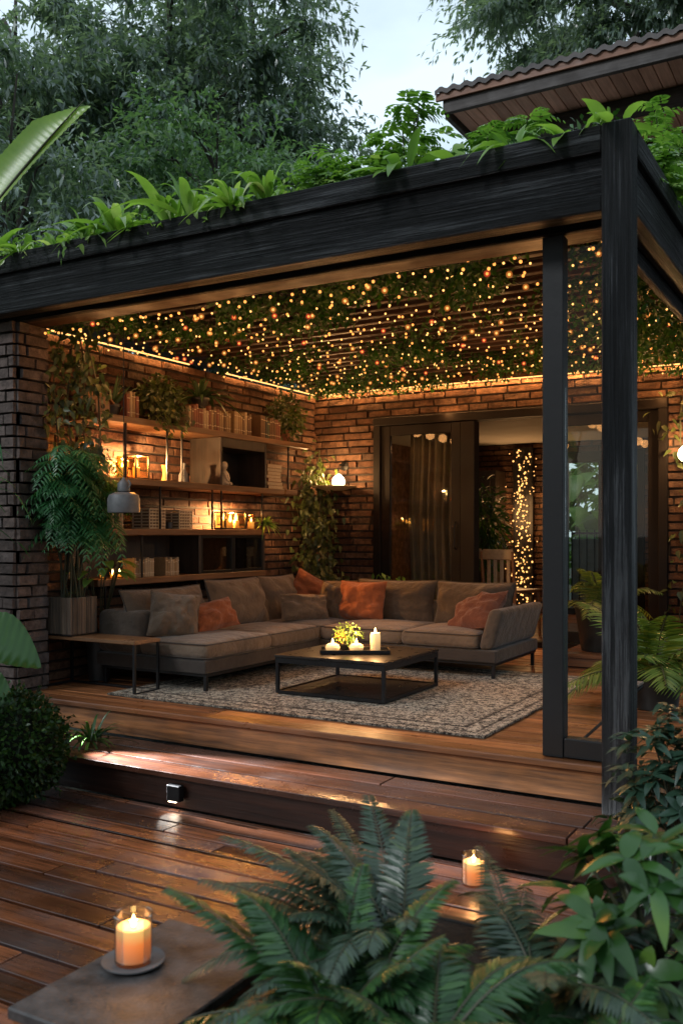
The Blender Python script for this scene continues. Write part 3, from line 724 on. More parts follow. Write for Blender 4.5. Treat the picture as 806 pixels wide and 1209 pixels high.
m = MB(); m.box(SX0, SX1 - .003, 5.80, 5.83, 1.051, 1.356, 0, .003); m.box(SX0, SX1 - .003, 6.69, 6.715, 1.051, 1.356, 0, .003); m.box(SX0, SX0 + .02, 5.831, 6.689, 1.051, 1.356); m.box(SX0, SX0 + .02, 4.72, 5.799, 1.051, 1.356); m.build('cabinet', MT['darkwood'], su)
for a in (5.832, 6.262):
    b = a + .426; m = MB(); xx = SX1 - .022
    m.box(xx, xx + .018, a, a + .022, 1.052, 1.355, 0, .002); m.box(xx, xx + .018, b - .022, b, 1.052, 1.355, 0, .002); m.box(xx, xx + .018, a + .023, b - .023, 1.333, 1.355, 0, .002); m.box(xx, xx + .018, a + .023, b - .023, 1.052, 1.074, 0, .002)
    d = m.build('glass_door', MT['blackmetal'], su); m = MB(); m.box(xx + .006, xx + .010, a + .0225, b - .0225, 1.0745, 1.3325); m.build('pane', MT['glass'], d)

# books --------------------------------------------------------------
def book(y, z, w, hgt, dep, colr, label, group, x=None, lean=0.):
    x1 = (SX1 - .035 if x is None else x); x0 = x1 - dep
    m = MB(); t_ = .0025
    Mx = Matrix.Translation((0, y, z)) @ Matrix.Rotation(lean, 4, 'X') @ Matrix.Translation((0, -y, -z))
    m.box(x0 + .003, x1 - .004, y + t_, y + w - t_, z + .003, z + hgt - .004, 1, 0, Mx)
    m.box(x0, x1 - .003, y, y + t_, z, z + hgt, 0, 0, Mx); m.box(x0, x1 - .003, y + w - t_, y + w, z, z + hgt, 0, 0, Mx)
    sp = [(x1 - .003, y), (x1 + .001, y + w * .2), (x1 + .003, y + w * .5), (x1 + .001, y + w * .8), (x1 - .003, y + w)]
    vs = [(a, b, z) for a, b in sp] + [(a, b, z + hgt) for a, b in sp]
    m.add([tuple(Mx @ Vector(v)) for v in vs], [(i, i + 1, i + 6, i + 5) for i in range(4)], 0)
    for k in (.18, .8):      # raised bands on the spine
        m.box(x1 - .002, x1 + .0045, y + .003, y + w - .003, z + hgt * k, z + hgt * k + .006, 1, 0, Mx)
    m.build('book', [MT['bk_' + colr], MT['paper']], None, False, (x1, y, z), label, 'book', group)
def row(y0, n, z, desc, group, pal, hr=(.15, .20), wr=(.022, .036), ymax=99, dep=(.11, .15)):
    y = y0
    for i in range(n):
        w = rs.uniform(*wr)
        if y + w > ymax: break
        c = rs.choice(pal)
        book(y, z + .001, w, rs.uniform(*hr), rs.uniform(*dep), c, f'{c} book, {ORD[i]} from left {desc}', group); y += w + rs.choice([.002, .003, .006])
PAL = ['tan', 'brown', 'cream', 'tan', 'rust red', 'brown', 'charcoal']
row(5.02, 4, 2.21, 'beside the spiky plant on the top shelf', 'books on the top shelf', PAL)
row(5.72, 18, 2.21, 'in the long middle row on the top shelf', 'books on the top shelf', ['tan', 'cream', 'tan', 'brown', 'tan', 'rust red'], ymax=6.27)
row(6.31, 9, 2.21, 'in the short row right of top shelf middle', 'books on the top shelf', ['tan', 'cream', 'brown', 'tan'], ymax=6.58)
row(6.70, 10, 2.21, 'in the dark row at top shelf right end', 'books on the top shelf', ['brown', 'charcoal', 'rust red', 'brown', 'dark green'], ymax=7.04)
row(4.80, 6, 1.405, 'behind the hanging grey lamp, third shelf', 'books on the third shelf', ['cream', 'cream', 'tan', 'charcoal'], (.11, .16))
row(5.10, 8, 1.05, 'in the left batch of files, fourth shelf', 'cream files on the fourth shelf', ['cream', 'cream', 'tan'], (.11, .145), (.020, .026))
row(5.44, 6, 1.05, 'in the files next to the glass cabinet', 'cream files on the fourth shelf', ['cream', 'tan', 'cream'], (.11, .145), (.020, .026))
zst = 1.771
for i in range(7):       # lying stack
    th = rs.uniform(.026, .036); c = ['brown', 'tan', 'rust red', 'cream', 'tan', 'brown', 'tan'][i]; m = MB()
    a, b = 6.80 + rs.uniform(0, .02), 7.03 + rs.uniform(-.02, .02); x1 = SX1 - .03 - rs.uniform(0, .015); x0 = x1 - .16
    m.box(x0 + .003, x1 - .003, a + .003, b - .003, zst + .0025, zst + th - .0025, 1); m.box(x0, x1, a, b, zst, zst + .0025, 0); m.box(x0, x1, a, b, zst + th - .0025, zst + th, 0); m.box(x0, x1, a, a + .0028, zst + .0026, zst + th - .0026, 0)
    m.build('book', [MT['bk_' + c], MT['paper']], None, False, (x1, a, zst), f'{c} book, {ORD[i]} from the bottom of the stack on the second shelf', 'book', 'stacked books on the second shelf'); zst += th + .0006

# lanterns, candles, ornaments ---------------------------------------
def flame(m, c, s=1.):
    m.lathe([(.0005, 0), (.006 * s, .006 * s), (.008 * s, .014 * s), (.005 * s, .028 * s), (.0005, .042 * s)], c, 10)
def lantern(c, w, d, hgt, label, energy, ncan=1):
    x, y, z = c; t = thing('lantern', c, label, 'lantern'); r = .006; m = MB()
    for sx in (-1, 1):
        for sy in (-1, 1): m.box(x + sx * (d / 2 - r) - r, x + sx * (d / 2 - r) + r, y + sy * (w / 2 - r) - r, y + sy * (w / 2 - r) + r, z + .013, z + hgt - .013)
    m.box(x - d / 2, x + d / 2, y - w / 2, y + w / 2, z + .001, z + .0125, 0, .002); m.box(x - d / 2, x + d / 2, y - w / 2, y + w / 2, z + hgt - .0125, z + hgt, 0, .002)
    m.build('frame', MT['blackmetal'], t)
    m = MB(); a, b = x + d / 2 - r * 2 + .002, 0
    m.box(x + d / 2 - .008, x + d / 2 - .006, y - w / 2 + .0125, y + w / 2 - .0125, z + .0135, z + hgt - .0135); m.box(x - d / 2 + .0125, x + d / 2 - .0125, y - w / 2 + .006, y - w / 2 + .008, z + .0135, z + hgt - .0135)
    m.build('glass', MT['amberjar'], t)
    for k in range(ncan):
        yy = y + (k - (ncan - 1) / 2) * .08; hh = hgt * (.42 - .1 * (k % 2)); m = MB(); m.lathe([(.026, .0), (.026, hh - .004), (.022, hh), (.004, hh - .006)], (x, yy, z + .0135), 18)
        cd = m.build('candle', MT['waxcream'], t, True); f = MB(); flame(f, (x, yy, z + hh + .008), 1.9); f.build('flame', MT['flame'], cd, True)
    point_light('lantern_light', (x - d * .16, y + .040, z + hgt * .78), energy, WARM, .012, t)
lantern((-4.76, 5.22, 1.771), .15, .13, .185, 'square glass lantern with a lit candle on the second shelf', 80.)
lantern((-4.76, 6.38, 1.406), .30, .12, .15, 'wide glass lantern with candles on the third shelf, right side', 80., 3)
def jar_candle(c, r, hgt, label, energy, name='candle_jar'):
    t = thing(name, c, label, 'candle'); m = MB()
    m.lathe([(r, .001), (r, hgt), (r - .003, hgt), (r - .003, .006), (.0005, .006)], c, 24); m.build('glass', MT['amberjar'], t, True)
    m = MB(); m.lathe([(r - .006, .008), (r - .006, hgt * .5), (.003, hgt * .48)], c, 20); w = m.build('wax', MT['waxcream'], t, True)
    m = MB(); flame(m, (c[0], c[1], c[2] + hgt * .5)); m.build('flame', MT['flame'], w, True)
    point_light('candle_light', (c[0], c[1], c[2] + hgt * .5 + .065), energy, WARM, .010, t)
jar_candle((-4.74, 5.05, 1.771), .042, .16, 'tall amber candle jar left of the square lantern', 12.)
jar_candle((-4.70, 6.60, 1.406), .034, .13, 'small candle jar right of the wide lantern', .7)
for k, (yy, lab) in enumerate([(4.80, 'tiny lit tealight cup leftmost on the lowest visible shelf'), (4.88, 'tiny lit tealight cup in the middle of the three beside the cream files'), (4.97, 'tiny lit tealight cup nearest the cream files')]):
    jar_candle((-4.69 + .02 * (k % 2), yy, 1.051), .022, .05, lab, .12, 'tealight')
m = MB(); m.lathe([(.028, 0), (.030, .01), (.022, .05), (.026, .09), (.034, .125), (.030, .125), (.02, .08)], (-4.72, 5.50, 1.771), 24)
m.build('vase', MT['amber'], None, True, (-4.72, 5.50, 1.771), 'small waisted amber vase between the shelf uprights', 'vase')
m = MB(); m.lathe([(.036, 0), (.04, .012), (.038, .06), (.018, .105), (.014, .13), (.024, .155), (.020, .155), (.012, .13)], (-4.74, 5.74, 1.771), 24)
m.build('flask', MT['ceramic_grey'], None, True, (-4.74, 5.74, 1.771), 'dark flask with a flared neck right of the amber vase', 'bottle')
m = MB()      # seated figurine
fx, fy, fz = -4.69, 6.20, 1.771
m.lathe([(.040, 0), (.042, .015), (.034, .045), (.027, .085), (.033, .105), (.022, .122), (.014, .128), (.024, .140), (.031, .160), (.028, .182), (.016, .196), (.001, .200)], (fx, fy, fz), 22)
m.tube([(fx + .02, fy - .02, fz + .10), (fx + .036, fy - .016, fz + .06), (fx + .045, fy - .005, fz + .035)], [.010, .010, .008], 8); m.tube([(fx + .02, fy + .02, fz + .10), (fx + .036, fy + .018, fz + .06), (fx + .045, fy + .005, fz + .03)], [.010, .010, .008], 8)
m.tube([(fx + .005, fy - .015, fz + .012), (fx + .05, fy - .025, fz + .014), (fx + .062, fy - .02, fz + .012)], [.016, .014, .010], 8); m.tube([(fx + .005, fy + .015, fz + .012), (fx + .05, fy + .025, fz + .014), (fx + .062, fy + .02, fz + .012)], [.016, .014, .010], 8)
m.build('figurine', MT['figure'], None, True, (fx, fy, fz), 'small pale seated figurine standing in front of the black niche', 'figurine')
def lattice_box(y0, y1, z, hgt, label):
    t = thing('storage_box', (-4.75, (y0 + y1) / 2, z), label, 'storage box', 'cream lattice boxes on the third shelf'); x0, x1 = -4.84, -4.665; m = MB()
    nr, nc = 6, 5
    for i in range(nr + 1):
        zz = z + .001 + (hgt - .014) * i / nr; m.box(x0, x1, y0, y1, zz, zz + .011, 0, .001)
    for j in range(nc + 1):
        yy = y0 + (y1 - y0 - .010) * j / nc; m.box(x1 - .0095, x1 - .0015, yy + .0004, yy + .0096, z + .0125, z + hgt - .003, 0, .001)
    for xx in (x0 + .002, (x0 + x1) / 2):
        m.box(xx, xx + .009, y0 + .0015, y0 + .0085, z + .0125, z + hgt - .003)
    m.build('lattice', MT['creamlattice'], t); m = MB(); m.box(x0 + .012, x1 - .02, y0 + .012, y1 - .012, z + .013, z + hgt - .02); m.build('lining', MT['bk_brown'], t)
lattice_box(5.26, 5.44, 1.406, .155, 'cream lattice storage box, left one of two on the third shelf')
lattice_box(5.60, 5.76, 1.406, .150, 'cream lattice storage box, right one of two on the third shelf')
m = MB(); m.lathe([(.02, 0), (.03, .004), (.03, .05), (.034, .055), (.028, .055)], (-4.70, 5.52, 1.406), 18)
m.build('cup', MT['potdark'], None, True, (-4.70, 5.52, 1.406), 'small dark cup between the two cream lattice boxes', 'cup')
# birdhouse
t = thing('birdhouse', (-4.76, 4.80, 2.211), 'small brown wooden birdhouse at the left end of the top shelf', 'birdhouse'); m = MB()
m.box(-4.84, -4.70, 4.745, 4.885, 2.211, 2.30, 0, .003); m.add([(-4.84, 4.745, 2.3005), (-4.70, 4.745, 2.3005), (-4.70, 4.885, 2.3005), (-4.84, 4.885, 2.3005), (-4.84, 4.815, 2.36), (-4.70, 4.815, 2.36)], [(0, 1, 5, 4), (2, 3, 4, 5), (1, 2, 5), (3, 0, 4)])
m.build('body', MT['shelf'], t); m = MB()
for sg in (-1, 1):
    Mx = Matrix.Translation((-4.77, 4.815, 2.372)) @ Matrix.Rotation(sg * rad(40), 4, 'X'); m.box(-.09, .09, *( (0.002, .125) if sg < 0 else (-.125, -.002)), -.006, .006, 0, .002, Mx)
m.build('roof', MT['fascia'], t); m = MB(); m.lathe([(.0005, 0), (.018, 0), (.018, .004), (.0005, .004)], (0, 0, 0), 16, 0, Matrix.Translation((-4.7, 4.815, 2.265)) @ Matrix.Rotation(rad(90), 4, 'Y')); m.build('entrance_hole', MT['blackmetal'], t)

# plants on and around the shelves -------------------------------------
def pot(t, c, r0, r1, hgt, mat, n=24):
    m = MB(); m.lathe([(r0, .001), (r1, hgt), (r1 + .008, hgt), (r1 + .008, hgt + .018), (r1 - .008, hgt + .018), (r1 - .010, hgt - .012), (.0005, hgt - .012)], c, n); m.build('pot', mat, t, True)
def potted_strap(name, c, label, n, L, W, mat, pr=(.07, .09, .11), potm=None, **kw):
    t = thing(name, c, label, 'plant'); pot(t, c, pr[0], pr[1], pr[2], potm or MT['potdark'])
    fb = FB(); strap_plant(fb, (c[0], c[1], c[2] + pr[2]), n, L, W, **kw); fb.build('leaves', mat, t); return t
potted_strap('spiky_plant', (-4.77, 4.96, 2.211), 'dark spiky rosette plant in a black pot near the left of the top shelf', 24, (.20, .36), (.024, .034), MT['lf_indoor'], pr=(.055, .07, .07), elev=(.5, 1.45), droop=(.05, .35), prof='sword')
potted_strap('drooping_plant', (-4.78, 6.00, 2.40), 'dark drooping strap-leaved plant above the middle book row', 44, (.25, .40), (.020, .032), MT['lf_indoor'], pr=(.05, .07, .06), elev=(.3, 1.4), droop=(.4, 1.1))
m = MB(); m.box(-4.95, -4.70, 5.90, 6.10, 2.385, 2.399, 0, .002); m.box(-4.95, -4.94, 5.93, 5.95, 2.30, 2.384); m.box(-4.95, -4.94, 6.05, 6.07, 2.30, 2.384)
m.build('wall_bracket', MT['blackmetal'], None, False, (-4.95, 6, 2.39), 'small black bracket shelf on the side wall under the drooping plant', 'bracket')
t = thing('trailing_plant', (-4.78, 5.48, 2.211), 'bushy trailing plant with small yellow-green leaves on the top shelf', 'plant'); pot(t, (-4.78, 5.48, 2.211), .06, .075, .10, MT['potdark'])
fb = FB(); rg = np.random.default_rng(40); leaf_blob(fb, (-4.75, 5.48, 2.42), (.16, .22, .17), 620, (.03, .055), (.025, .042), rg, .2, 'heart'); vine(fb, [(-4.68, 5.40, 2.40), (-4.60, 5.42, 2.28), (-4.60, 5.45, 2.17)], (.03, .12, .03), 160, (.03, .05), (.025, .04), rg); fb.build('leaves', MT['lf_ivy'], t)
t = thing('trailing_plant', (-4.78, 7.22, 2.211), 'bushy warm-lit trailing plant at the right end of the top shelf', 'plant'); pot(t, (-4.78, 7.22, 2.211), .06, .075, .10, MT['terracotta'])
fb = FB(); leaf_blob(fb, (-4.76, 7.25, 2.46), (.17, .24, .24), 760, (.03, .055), (.022, .04), rg, .2, 'heart'); fb.build('leaves', MT['lf_ivy'], t)
t = thing('small_pot_plant', (-4.68, 6.64, 1.406), 'small bright green plant spilling over the right end of the third shelf', 'plant'); pot(t, (-4.70, 6.655, 1.406), .03, .04, .05, MT['terracotta'])
t.location = (-4.70, 6.655, 1.406)
for ch in t.children: ch.location = Vector((0.02, -.015, 0)) * 0
fb = FB(); strap_plant(fb, (-4.66, 6.74, 1.45), 90, (.07, .15), (.016, .026), elev=(-.2, 1.4), droop=(.3, 1.0), rg=rg, prof='lance', spread=.05); fb.build('leaves', MT['lf_fresh'], t)
# corner climber
t = thing('climbing_plant', (-4.66, 7.75, .35), 'tall leafy climber growing up the corner left of the wall lamp', 'climber'); fb = FB(); rg = np.random.default_rng(50)
m = MB()
for k in range(5):
    pts = [(-4.72 + .05 * math.sin(z * 5 + k), 7.78 + .09 * math.sin(z * 3.3 + 2 * k) - .03 * k, z) for z in np.linspace(.352, 2.2 - .12 * k, 12)]
    m.tube(pts, .007, 5); vine(fb, pts, (.07, .10, .05), 290, (.035, .07), (.028, .05), rg, (.6, -.5, 0))
m.build('stem', MT['stem'], t); leaf_blob(fb, (-4.45, 7.5, .78), (.30, .40, .22), 420, (.05, .1), (.035, .06), rg, .3, 'heart')
fb.build('leaves', MT['lf_ivy'], t)
t = thing('low_shrub', (-3.95, 7.72, .35), 'low green shrub peeping up behind the sofa back', 'shrub'); fb = FB(); leaf_blob(fb, (-3.95, 7.72, .72), (.42, .16, .24), 420, (.06, .11), (.03, .05), rg, .3, 'oval'); m = MB()
for k in range(4): m.tube([(-3.95 + .05 * k - .08, 7.72, .352), (-3.95 + .16 * (k - 1.5), 7.70, .75)], .006, 5)
m.build('stem', MT['stem'], t); fb.build('leaves', MT['lf_lush'], t)
# vine on the pillar side
t = thing('climbing_plant', (-4.72, 4.48, .35), 'yellow-green climber hanging down beside the brick pillar', 'climber'); fb = FB(); m = MB(); rg = np.random.default_rng(51)
for k in range(4):
    pts = [(-4.72 + .10 * k * (.3 + .7 * (2.75 - z)) + .02 * math.sin(7 * z + k), 4.42 + .05 * k + .03 * math.sin(5 * z + k), z) for z in np.linspace(1.80, 2.74, 9)]
    pts = [(p[0] if p[0] < -4.5 else -4.5, p[1], p[2]) for p in pts]; m.tube(pts, .005, 5); vine(fb, pts, (.05, .05, .05), 110, (.04, .075), (.026, .045), rg, (.7, -.5, 0))
m.build('stem', MT['stem'], t); fb.build('leaves', MT['lf_ivy'], t)
# bluish sprig at left of the pillar
t = thing('bamboo_clump', (-5.0, 3.72, .0), 'feathery bamboo in front of the left brick pillar, mostly out of view', 'plant'); fb = FB(); m = MB()
for k in range(7):
    b = np.array([-5.1 + .07 * k, 3.62 + .05 * (k % 3), -.02]); top = b + np.array([.12 + .06 * (k % 3), -.05, 1.75 + .12 * (k % 4)]); m.tube([tuple(b), tuple((b + top) / 2 + np.array([.02, 0, 0])), tuple(top)], [.010, .008, .004], 6)
    q = rg.uniform(.72, 1.0, 46)[:, None]; P = b + (top - b) * q + rg.normal(0, .06, (46, 3)); D = rvec(46, rg); D[:, 2] -= .25
    fb.leaves(P, D, np.array([0, 0, 1.]) + rvec(46, rg) * .3, rg.uniform(.10, .19, 46), rg.uniform(.012, .02, 46), .4, 4, 'lance')
m.build('cane', MT['stem'], t); fb.build('leaves', MT['lf_bamboo'], t)

# ------------------------------------------------------------------ side table, planter, bamboo
t = thing('side_table', (-4.4, 4.49, .352), 'low narrow side table with an oak top and thin black frame', 'side table')
m = MB(); m.box(-4.79, -4.0, 4.37, 4.615, .672, .696, 0, .004); m.build('top', MT['tablewood'], t)
def legframe(x):
    m = MB(); r = .008
    m.box(x - r, x + r, 4.375, 4.391, .353, .671); m.box(x - r, x + r, 4.594, 4.61, .353, .671); m.box(x - r, x + r, 4.3915, 4.5935, .353, .368); m.build('leg_frame', MT['blackmetal'], t)
legframe(-4.012); legframe(-4.778)
m = MB(); m.box(-4.769, -4.021, 4.594, 4.61, .354, .367); m.build('stretcher', MT['blackmetal'], t)
t = thing('wooden_planter', (-4.665, 4.495, .697), 'square weathered wooden planter standing on the side table', 'planter'); m = MB()
px0, px1, py0, py1, pz0, pz1 = -4.775, -4.55, 4.375, 4.61, .705, .948
for k in range(5):
    a = px0 + (px1 - px0) / 5 * k; b = a + (px1 - px0) / 5 - .003; m.box(a, b, py0, py0 + .016, pz0, pz1, 0, .003); m.box(a, b, py1 - .016, py1, pz0, pz1, 0, .003)
    a = py0 + .0165 + (py1 - py0 - .033) / 5 * k; b = a + (py1 - py0 - .033) / 5 - .003; m.box(px0, px0 + .016, a, b, pz0, pz1, 0, .003); m.box(px1 - .016, px1, a, b, pz0, pz1, 0, .003)
m.build('side_boards', MT['planter'], t); m = MB(); m.box(px0 - .012, px1 + .012, py0 - .012, py1 + .012, .697, .7045, 0, .002); m.build('base_plate', MT['blackmetal'], t)
m = MB(); m.box(px0 + .018, px1 - .018, py0 + .018, py1 - .018, pz0 + .01, pz1 - .02); m.build('soil', MT['soil'], t)
t = thing('bamboo_plant', (-4.665, 4.495, .93), 'bushy deep green bamboo palm growing in the wooden planter', 'plant'); fb = FB(); m = MB(); rg = np.random.default_rng(60)
for k in range(22):
    b = np.array([-4.665 + rg.uniform(-.07, .07), 4.495 + rg.uniform(-.07, .07), .93]); ln = rg.uniform(.75, 1.0); tip = b + np.array([rg.uniform(-.10, .20), rg.uniform(-.22, .13), ln])
    m.tube([tuple(b), tuple(b * .5 + tip * .5 + np.array([0, 0, .06])), tuple(tip)], [.006, .005, .003], 6)
    for q in range(14):
        az = rg.uniform(0, 2 * math.pi); f = rg.uniform(.55, 1.02); bs = b + (tip - b) * f
        frond(fb, bs, az, rg.uniform(-.1, .7), rg.uniform(.18, .32), 10, .125, .017, rg.uniform(.5, 1.1), rg, vee=.5)
m.build('cane', MT['stem'], t, True); fb.build('leaves', MT['lf_bamboo'], t)
t = thing('broad_leaf_plant', (-4.50, 4.72, .352), 'small broad-leaved plant between the planter and the sofa back', 'plant'); fb = FB(); m = MB(); rg = np.random.default_rng(61)
pot(t, (-4.68, 4.76, .353), .07, .09, .30, MT['potdark'])
for k in range(11):
    az = rg.uniform(-1.9, 1.2); top = np.array([-4.66 + .16 * math.cos(az), 4.73 + .13 * math.sin(az), .98 + rg.uniform(-.02, .2)]); m.tube([(-4.68, 4.76, .60), tuple(top)], .004, 5)
    fb.leaves([top], [(math.cos(az), math.sin(az), .1)], [(0, 0, 1)], .15, .075, .45, 6, 'oval', .15)
m.build('stem', MT['stem'], t); fb.build('leaves', MT['lf_lush'], t)
# pendant lamp
lx, ly = -4.21, 4.50
t = thing('pendant_lamp', (lx, ly, 1.50), 'grey enamel bell pendant hanging in front of the shelves', 'pendant lamp'); m = MB()
m.lathe([(.100, .0), (.104, .02), (.104, .085), (.094, .115), (.062, .130), (.030, .134), (.028, .134), (.058, .126), (.090, .108), (.098, .08), (.096, .02), (.094, .0)], (lx, ly, 1.505), 32); m.build('shade', MT['ceramic_grey'], t, True)
m = MB(); m.lathe([(.034, .135), (.040, .14), (.040, .185), (.030, .20), (.012, .215), (.006, .23)], (lx, ly, 1.505), 24); m.tube([(lx + .04, ly, 1.66), (lx + .06, ly, 1.69), (lx + .04, ly, 1.715)], .006, 6); m.build('socket', MT['ceramic_grey'], t, True)
m = MB(); m.tube([(lx, ly, 1.735), (lx, ly, 2.80)], .003, 6); m.build('cord', MT['blackmetal'], t)

# ------------------------------------------------------------------ sofa
def rbox(mb, x0, x1, y0, y1, z0, z1, r=.04, n=8, crown=.0, wob=.004, seed=0, M=None, bulge=.0):
    """soft rounded cushion: subdivided box with rounded edges, crowned top and slight creases"""
    c = Vector(((x0 + x1) / 2, (y0 + y1) / 2, (z0 + z1) / 2)); hs = Vector(((x1 - x0) / 2, (y1 - y0) / 2, (z1 - z0) / 2)); r = min(r, min(hs) * .98)
    def prm(h):
        a = [-h + r * (1 - math.cos(k * math.pi / 8)) for k in range(5)]; inner = np.linspace(-h + r, h - r, n + 1); return a[:-1] + list(inner) + [-x for x in a[:-1]][::-1]
    vs = []; fs = []; key = {}
    def vid(p):
        q = Vector([max(-hs[i] + r, min(hs[i] - r, p[i])) for i in range(3)]); d = Vector(p) - q
        s = q + (d.normalized() * r if d.length > 1e-9 else d)
        u, v = s.x / hs.x, s.y / hs.y
        k = (1 - abs(u) ** 2.5) * (1 - abs(v) ** 2.5)
        s.z += crown * k * (1 if s.z > 0 else -.0)
        w = 1 - abs(s.z / hs.z) ** 2 if hs.z else 0
        s.x += bulge * w * (1 if u > .85 else -1 if u < -.85 else 0); s.y += bulge * w * (1 if v > .85 else -1 if v < -.85 else 0)
        wp = s + c
        nz = mnoise.noise((wp.x * 6 + seed, wp.y * 6, wp.z * 6)) + .6 * mnoise.noise((wp.x * 15 + seed, wp.y * 11, wp.z * 13))
        s += (d.normalized() if d.length > 1e-9 else Vector((0, 0, 1))) * nz * wob
        kk = (round(p[0], 5), round(p[1], 5), round(p[2], 5))
        if kk not in key: key[kk] = len(vs); vs.append(tuple((M @ s if M is not None else s + c)))
        return key[kk]
    P = [prm(hs[i]) for i in range(3)]
    for ax in range(3):
        a, b = [i for i in range(3) if i != ax]
        for sg in (-1, 1):
            for i in range(len(P[a]) - 1):
                for j in range(len(P[b]) - 1):
                    q = []
                    for di, dj in ((0, 0), (1, 0), (1, 1), (0, 1)):
                        k = [0, 0, 0]; k[ax] = sg * hs[ax]; k[a] = P[a][i + di]; k[b] = P[b][j + dj]; q.append(vid(k))
                    fs.append(tuple(q) if (sg > 0) == (ax != 1) else tuple(q[::-1]))
    mb.add(vs, fs)
def pillow(mb, w, hh, th, M, seed=0, n=22, wr=.012, sag=0.):
    vs = []; fs = []
    for side in (1, -1):
        for i in range(n + 1):
            for j in range(n + 1):
                u, v = -1 + 2 * i / n, -1 + 2 * j / n
                k = max(0, (1 - abs(u) ** 2.6) * (1 - abs(v) ** 2.6)) ** .55
                x = u * w / 2 * (1 - .07 * (1 - v * v)); z = v * hh / 2 * (1 - .07 * (1 - u * u)); y = -side * th / 2 * k
                a = math.atan2(v, u); rr = math.hypot(u, v)
                cr = mnoise.noise((u * 2.2 + seed, v * 2.2, side * 1.7)) * 1.2 + .8 * mnoise.noise((a * 2.6 + seed * 3, rr * 1.0, side)) * min(1, rr) + .35 * mnoise.noise((u * 7, v * 5 + seed, side))
                y += -side * cr * wr * min(1, k * 2.2)
                z -= sag * (1 - u * u) * (.5 + .5 * v); x += mnoise.noise((v * 2, seed, 1.)) * .008
                vs.append(tuple(M @ Vector((x, y, z))))
    m1 = (n + 1) ** 2
    for s, o in ((0, 0), (1, m1)):
        for i in range(n):
            for j in range(n):
                q = (o + i * (n + 1) + j, o + (i + 1) * (n + 1) + j, o + (i + 1) * (n + 1) + j + 1, o + i * (n + 1) + j + 1); fs.append(q if s == 0 else q[::-1])
    mb.add(vs, fs)
def rim(mb, w, hh, M, r=.006):
    pts = []
    for k in range(65):
        s = k / 64 * 4; e = int(s) % 4; f = (s - int(s)) * 2 - 1
        u, v = ((f, -1), (1, f), (-f, 1), (-1, -f))[e]
        pts.append(tuple(M @ Vector((u * w / 2 * (1 - .07 * (1 - v * v)), 0, v * hh / 2 * (1 - .07 * (1 - u * u))))))
    mb.tube(pts, r, 6, cap=False)
def frame_mat(c, az, tilt=0., roll=0.):
    """pillow frame: local -Y faces azimuth az (radians, 0 = +X), tilted back, rolled"""
    return Matrix.Translation(c) @ Matrix.Rotation(az + math.pi / 2, 4, 'Z') @ Matrix.Rotation(-tilt, 4, 'X') @ Matrix.Rotation(roll, 4, 'Y')
FZ = .352
sofa = thing('sectional_sofa', (-3.9, 6.2, FZ), 'taupe L-shaped sectional sofa on a low dark base', 'sofa')
m = MB(); rbox(m, -4.62, -3.68, 4.67, 6.97, .475, .560, .012, 3, 0, .001); m.build('base', MT['sofa_base'], sofa, True)
m = MB(); rbox(m, -3.675, -2.26, 6.05, 6.97, .475, .560, .012, 3, 0, .001); m.build('base', MT['sofa_base'], sofa, True)
m = MB(); m.box(-4.58, -3.685, 4.69, 6.95, .455, .474); m.box(-3.684, -2.27, 6.07, 6.95, .455, .474); m.build('under_frame', MT['blackmetal'], sofa)
for lx_, ly_ in [(-3.70, 4.70), (-4.56, 4.70), (-4.56, 6.92), (-3.70, 6.06), (-2.29, 6.085), (-2.29, 6.93), (-3.2, 6.93)]:
    m = MB(); m.box(lx_ - .012, lx_ + .012, ly_ - .012, ly_ + .012, FZ + .001, .4545, 0, .002); m.build('leg', MT['blackmetal'], sofa)
m = MB(); rbox(m, -4.62, -4.24, 4.67, 6.97, .562, .85, .05, 8, .0, .005, 3); m.build('backrest', MT['sofa_grey'], sofa, True)
m = MB(); rbox(m, -4.235, -2.40, 6.74, 6.97, .562, .83, .05, 8, .0, .005, 4); m.build('backrest', MT['sofa_grey'], sofa, True)
m = MB(); rbox(m, -2.395, -2.285, 6.05, 6.97, .562, .845, .040, 8, .0, .005, 5); m.v = [(x + max(0, z - .56) * .28, y, z) for x, y, z in m.v]; m.build('armrest', MT['sofa_grey'], sofa, True)
for i, (a, b, c, d) in enumerate([(-4.235, -3.672, 4.672, 5.405), (-4.235, -3.672, 5.41, 6.055), (-4.235, -3.672, 6.06, 6.735), (-3.667, -2.985, 6.05, 6.735), (-2.98, -2.40, 6.05, 6.735)]):
    m = MB(); rbox(m, a, b, c, d, .561, .672, .038, 12, .022, .005, 10 + i, None, .008); q = m.build('seat_cushion', MT['sofa'], sofa, True)
    m = MB()
    for zz in (.575, .662):
        r_ = .03; m.tube([(a + r_, c - .006, zz), (b - r_, c - .006, zz), (b - .006, c + .004, zz), (b + .006, c + r_, zz), (b + .006, d - r_, zz), (b - .004, d - .002, zz)], .0042, 5)
    m.build('piping', MT['rim_cushion'], q, True)
def back_cushion(c, az, w, hh, th, tilt, seed, mat):
    m = MB(); Mx = frame_mat(c, az, tilt); pillow(m, w, hh, th * 1.1, Mx, seed, 28, .022); q = m.build('back_cushion', mat, sofa, True); m = MB(); rim(m, w, hh, Mx, .005); m.build('piping', MT['rim_cushion'], q, True)
back_cushion((-4.36, 5.10, .815), 0, .86, .36, .20, .30, 1, MT['sofa']); back_cushion((-4.30, 5.86, .83), 0, .70, .40, .21, .28, 2, MT['sofa']); back_cushion((-4.30, 6.46, .83), .05, .58, .40, .21, .25, 3, MT['sofa'])
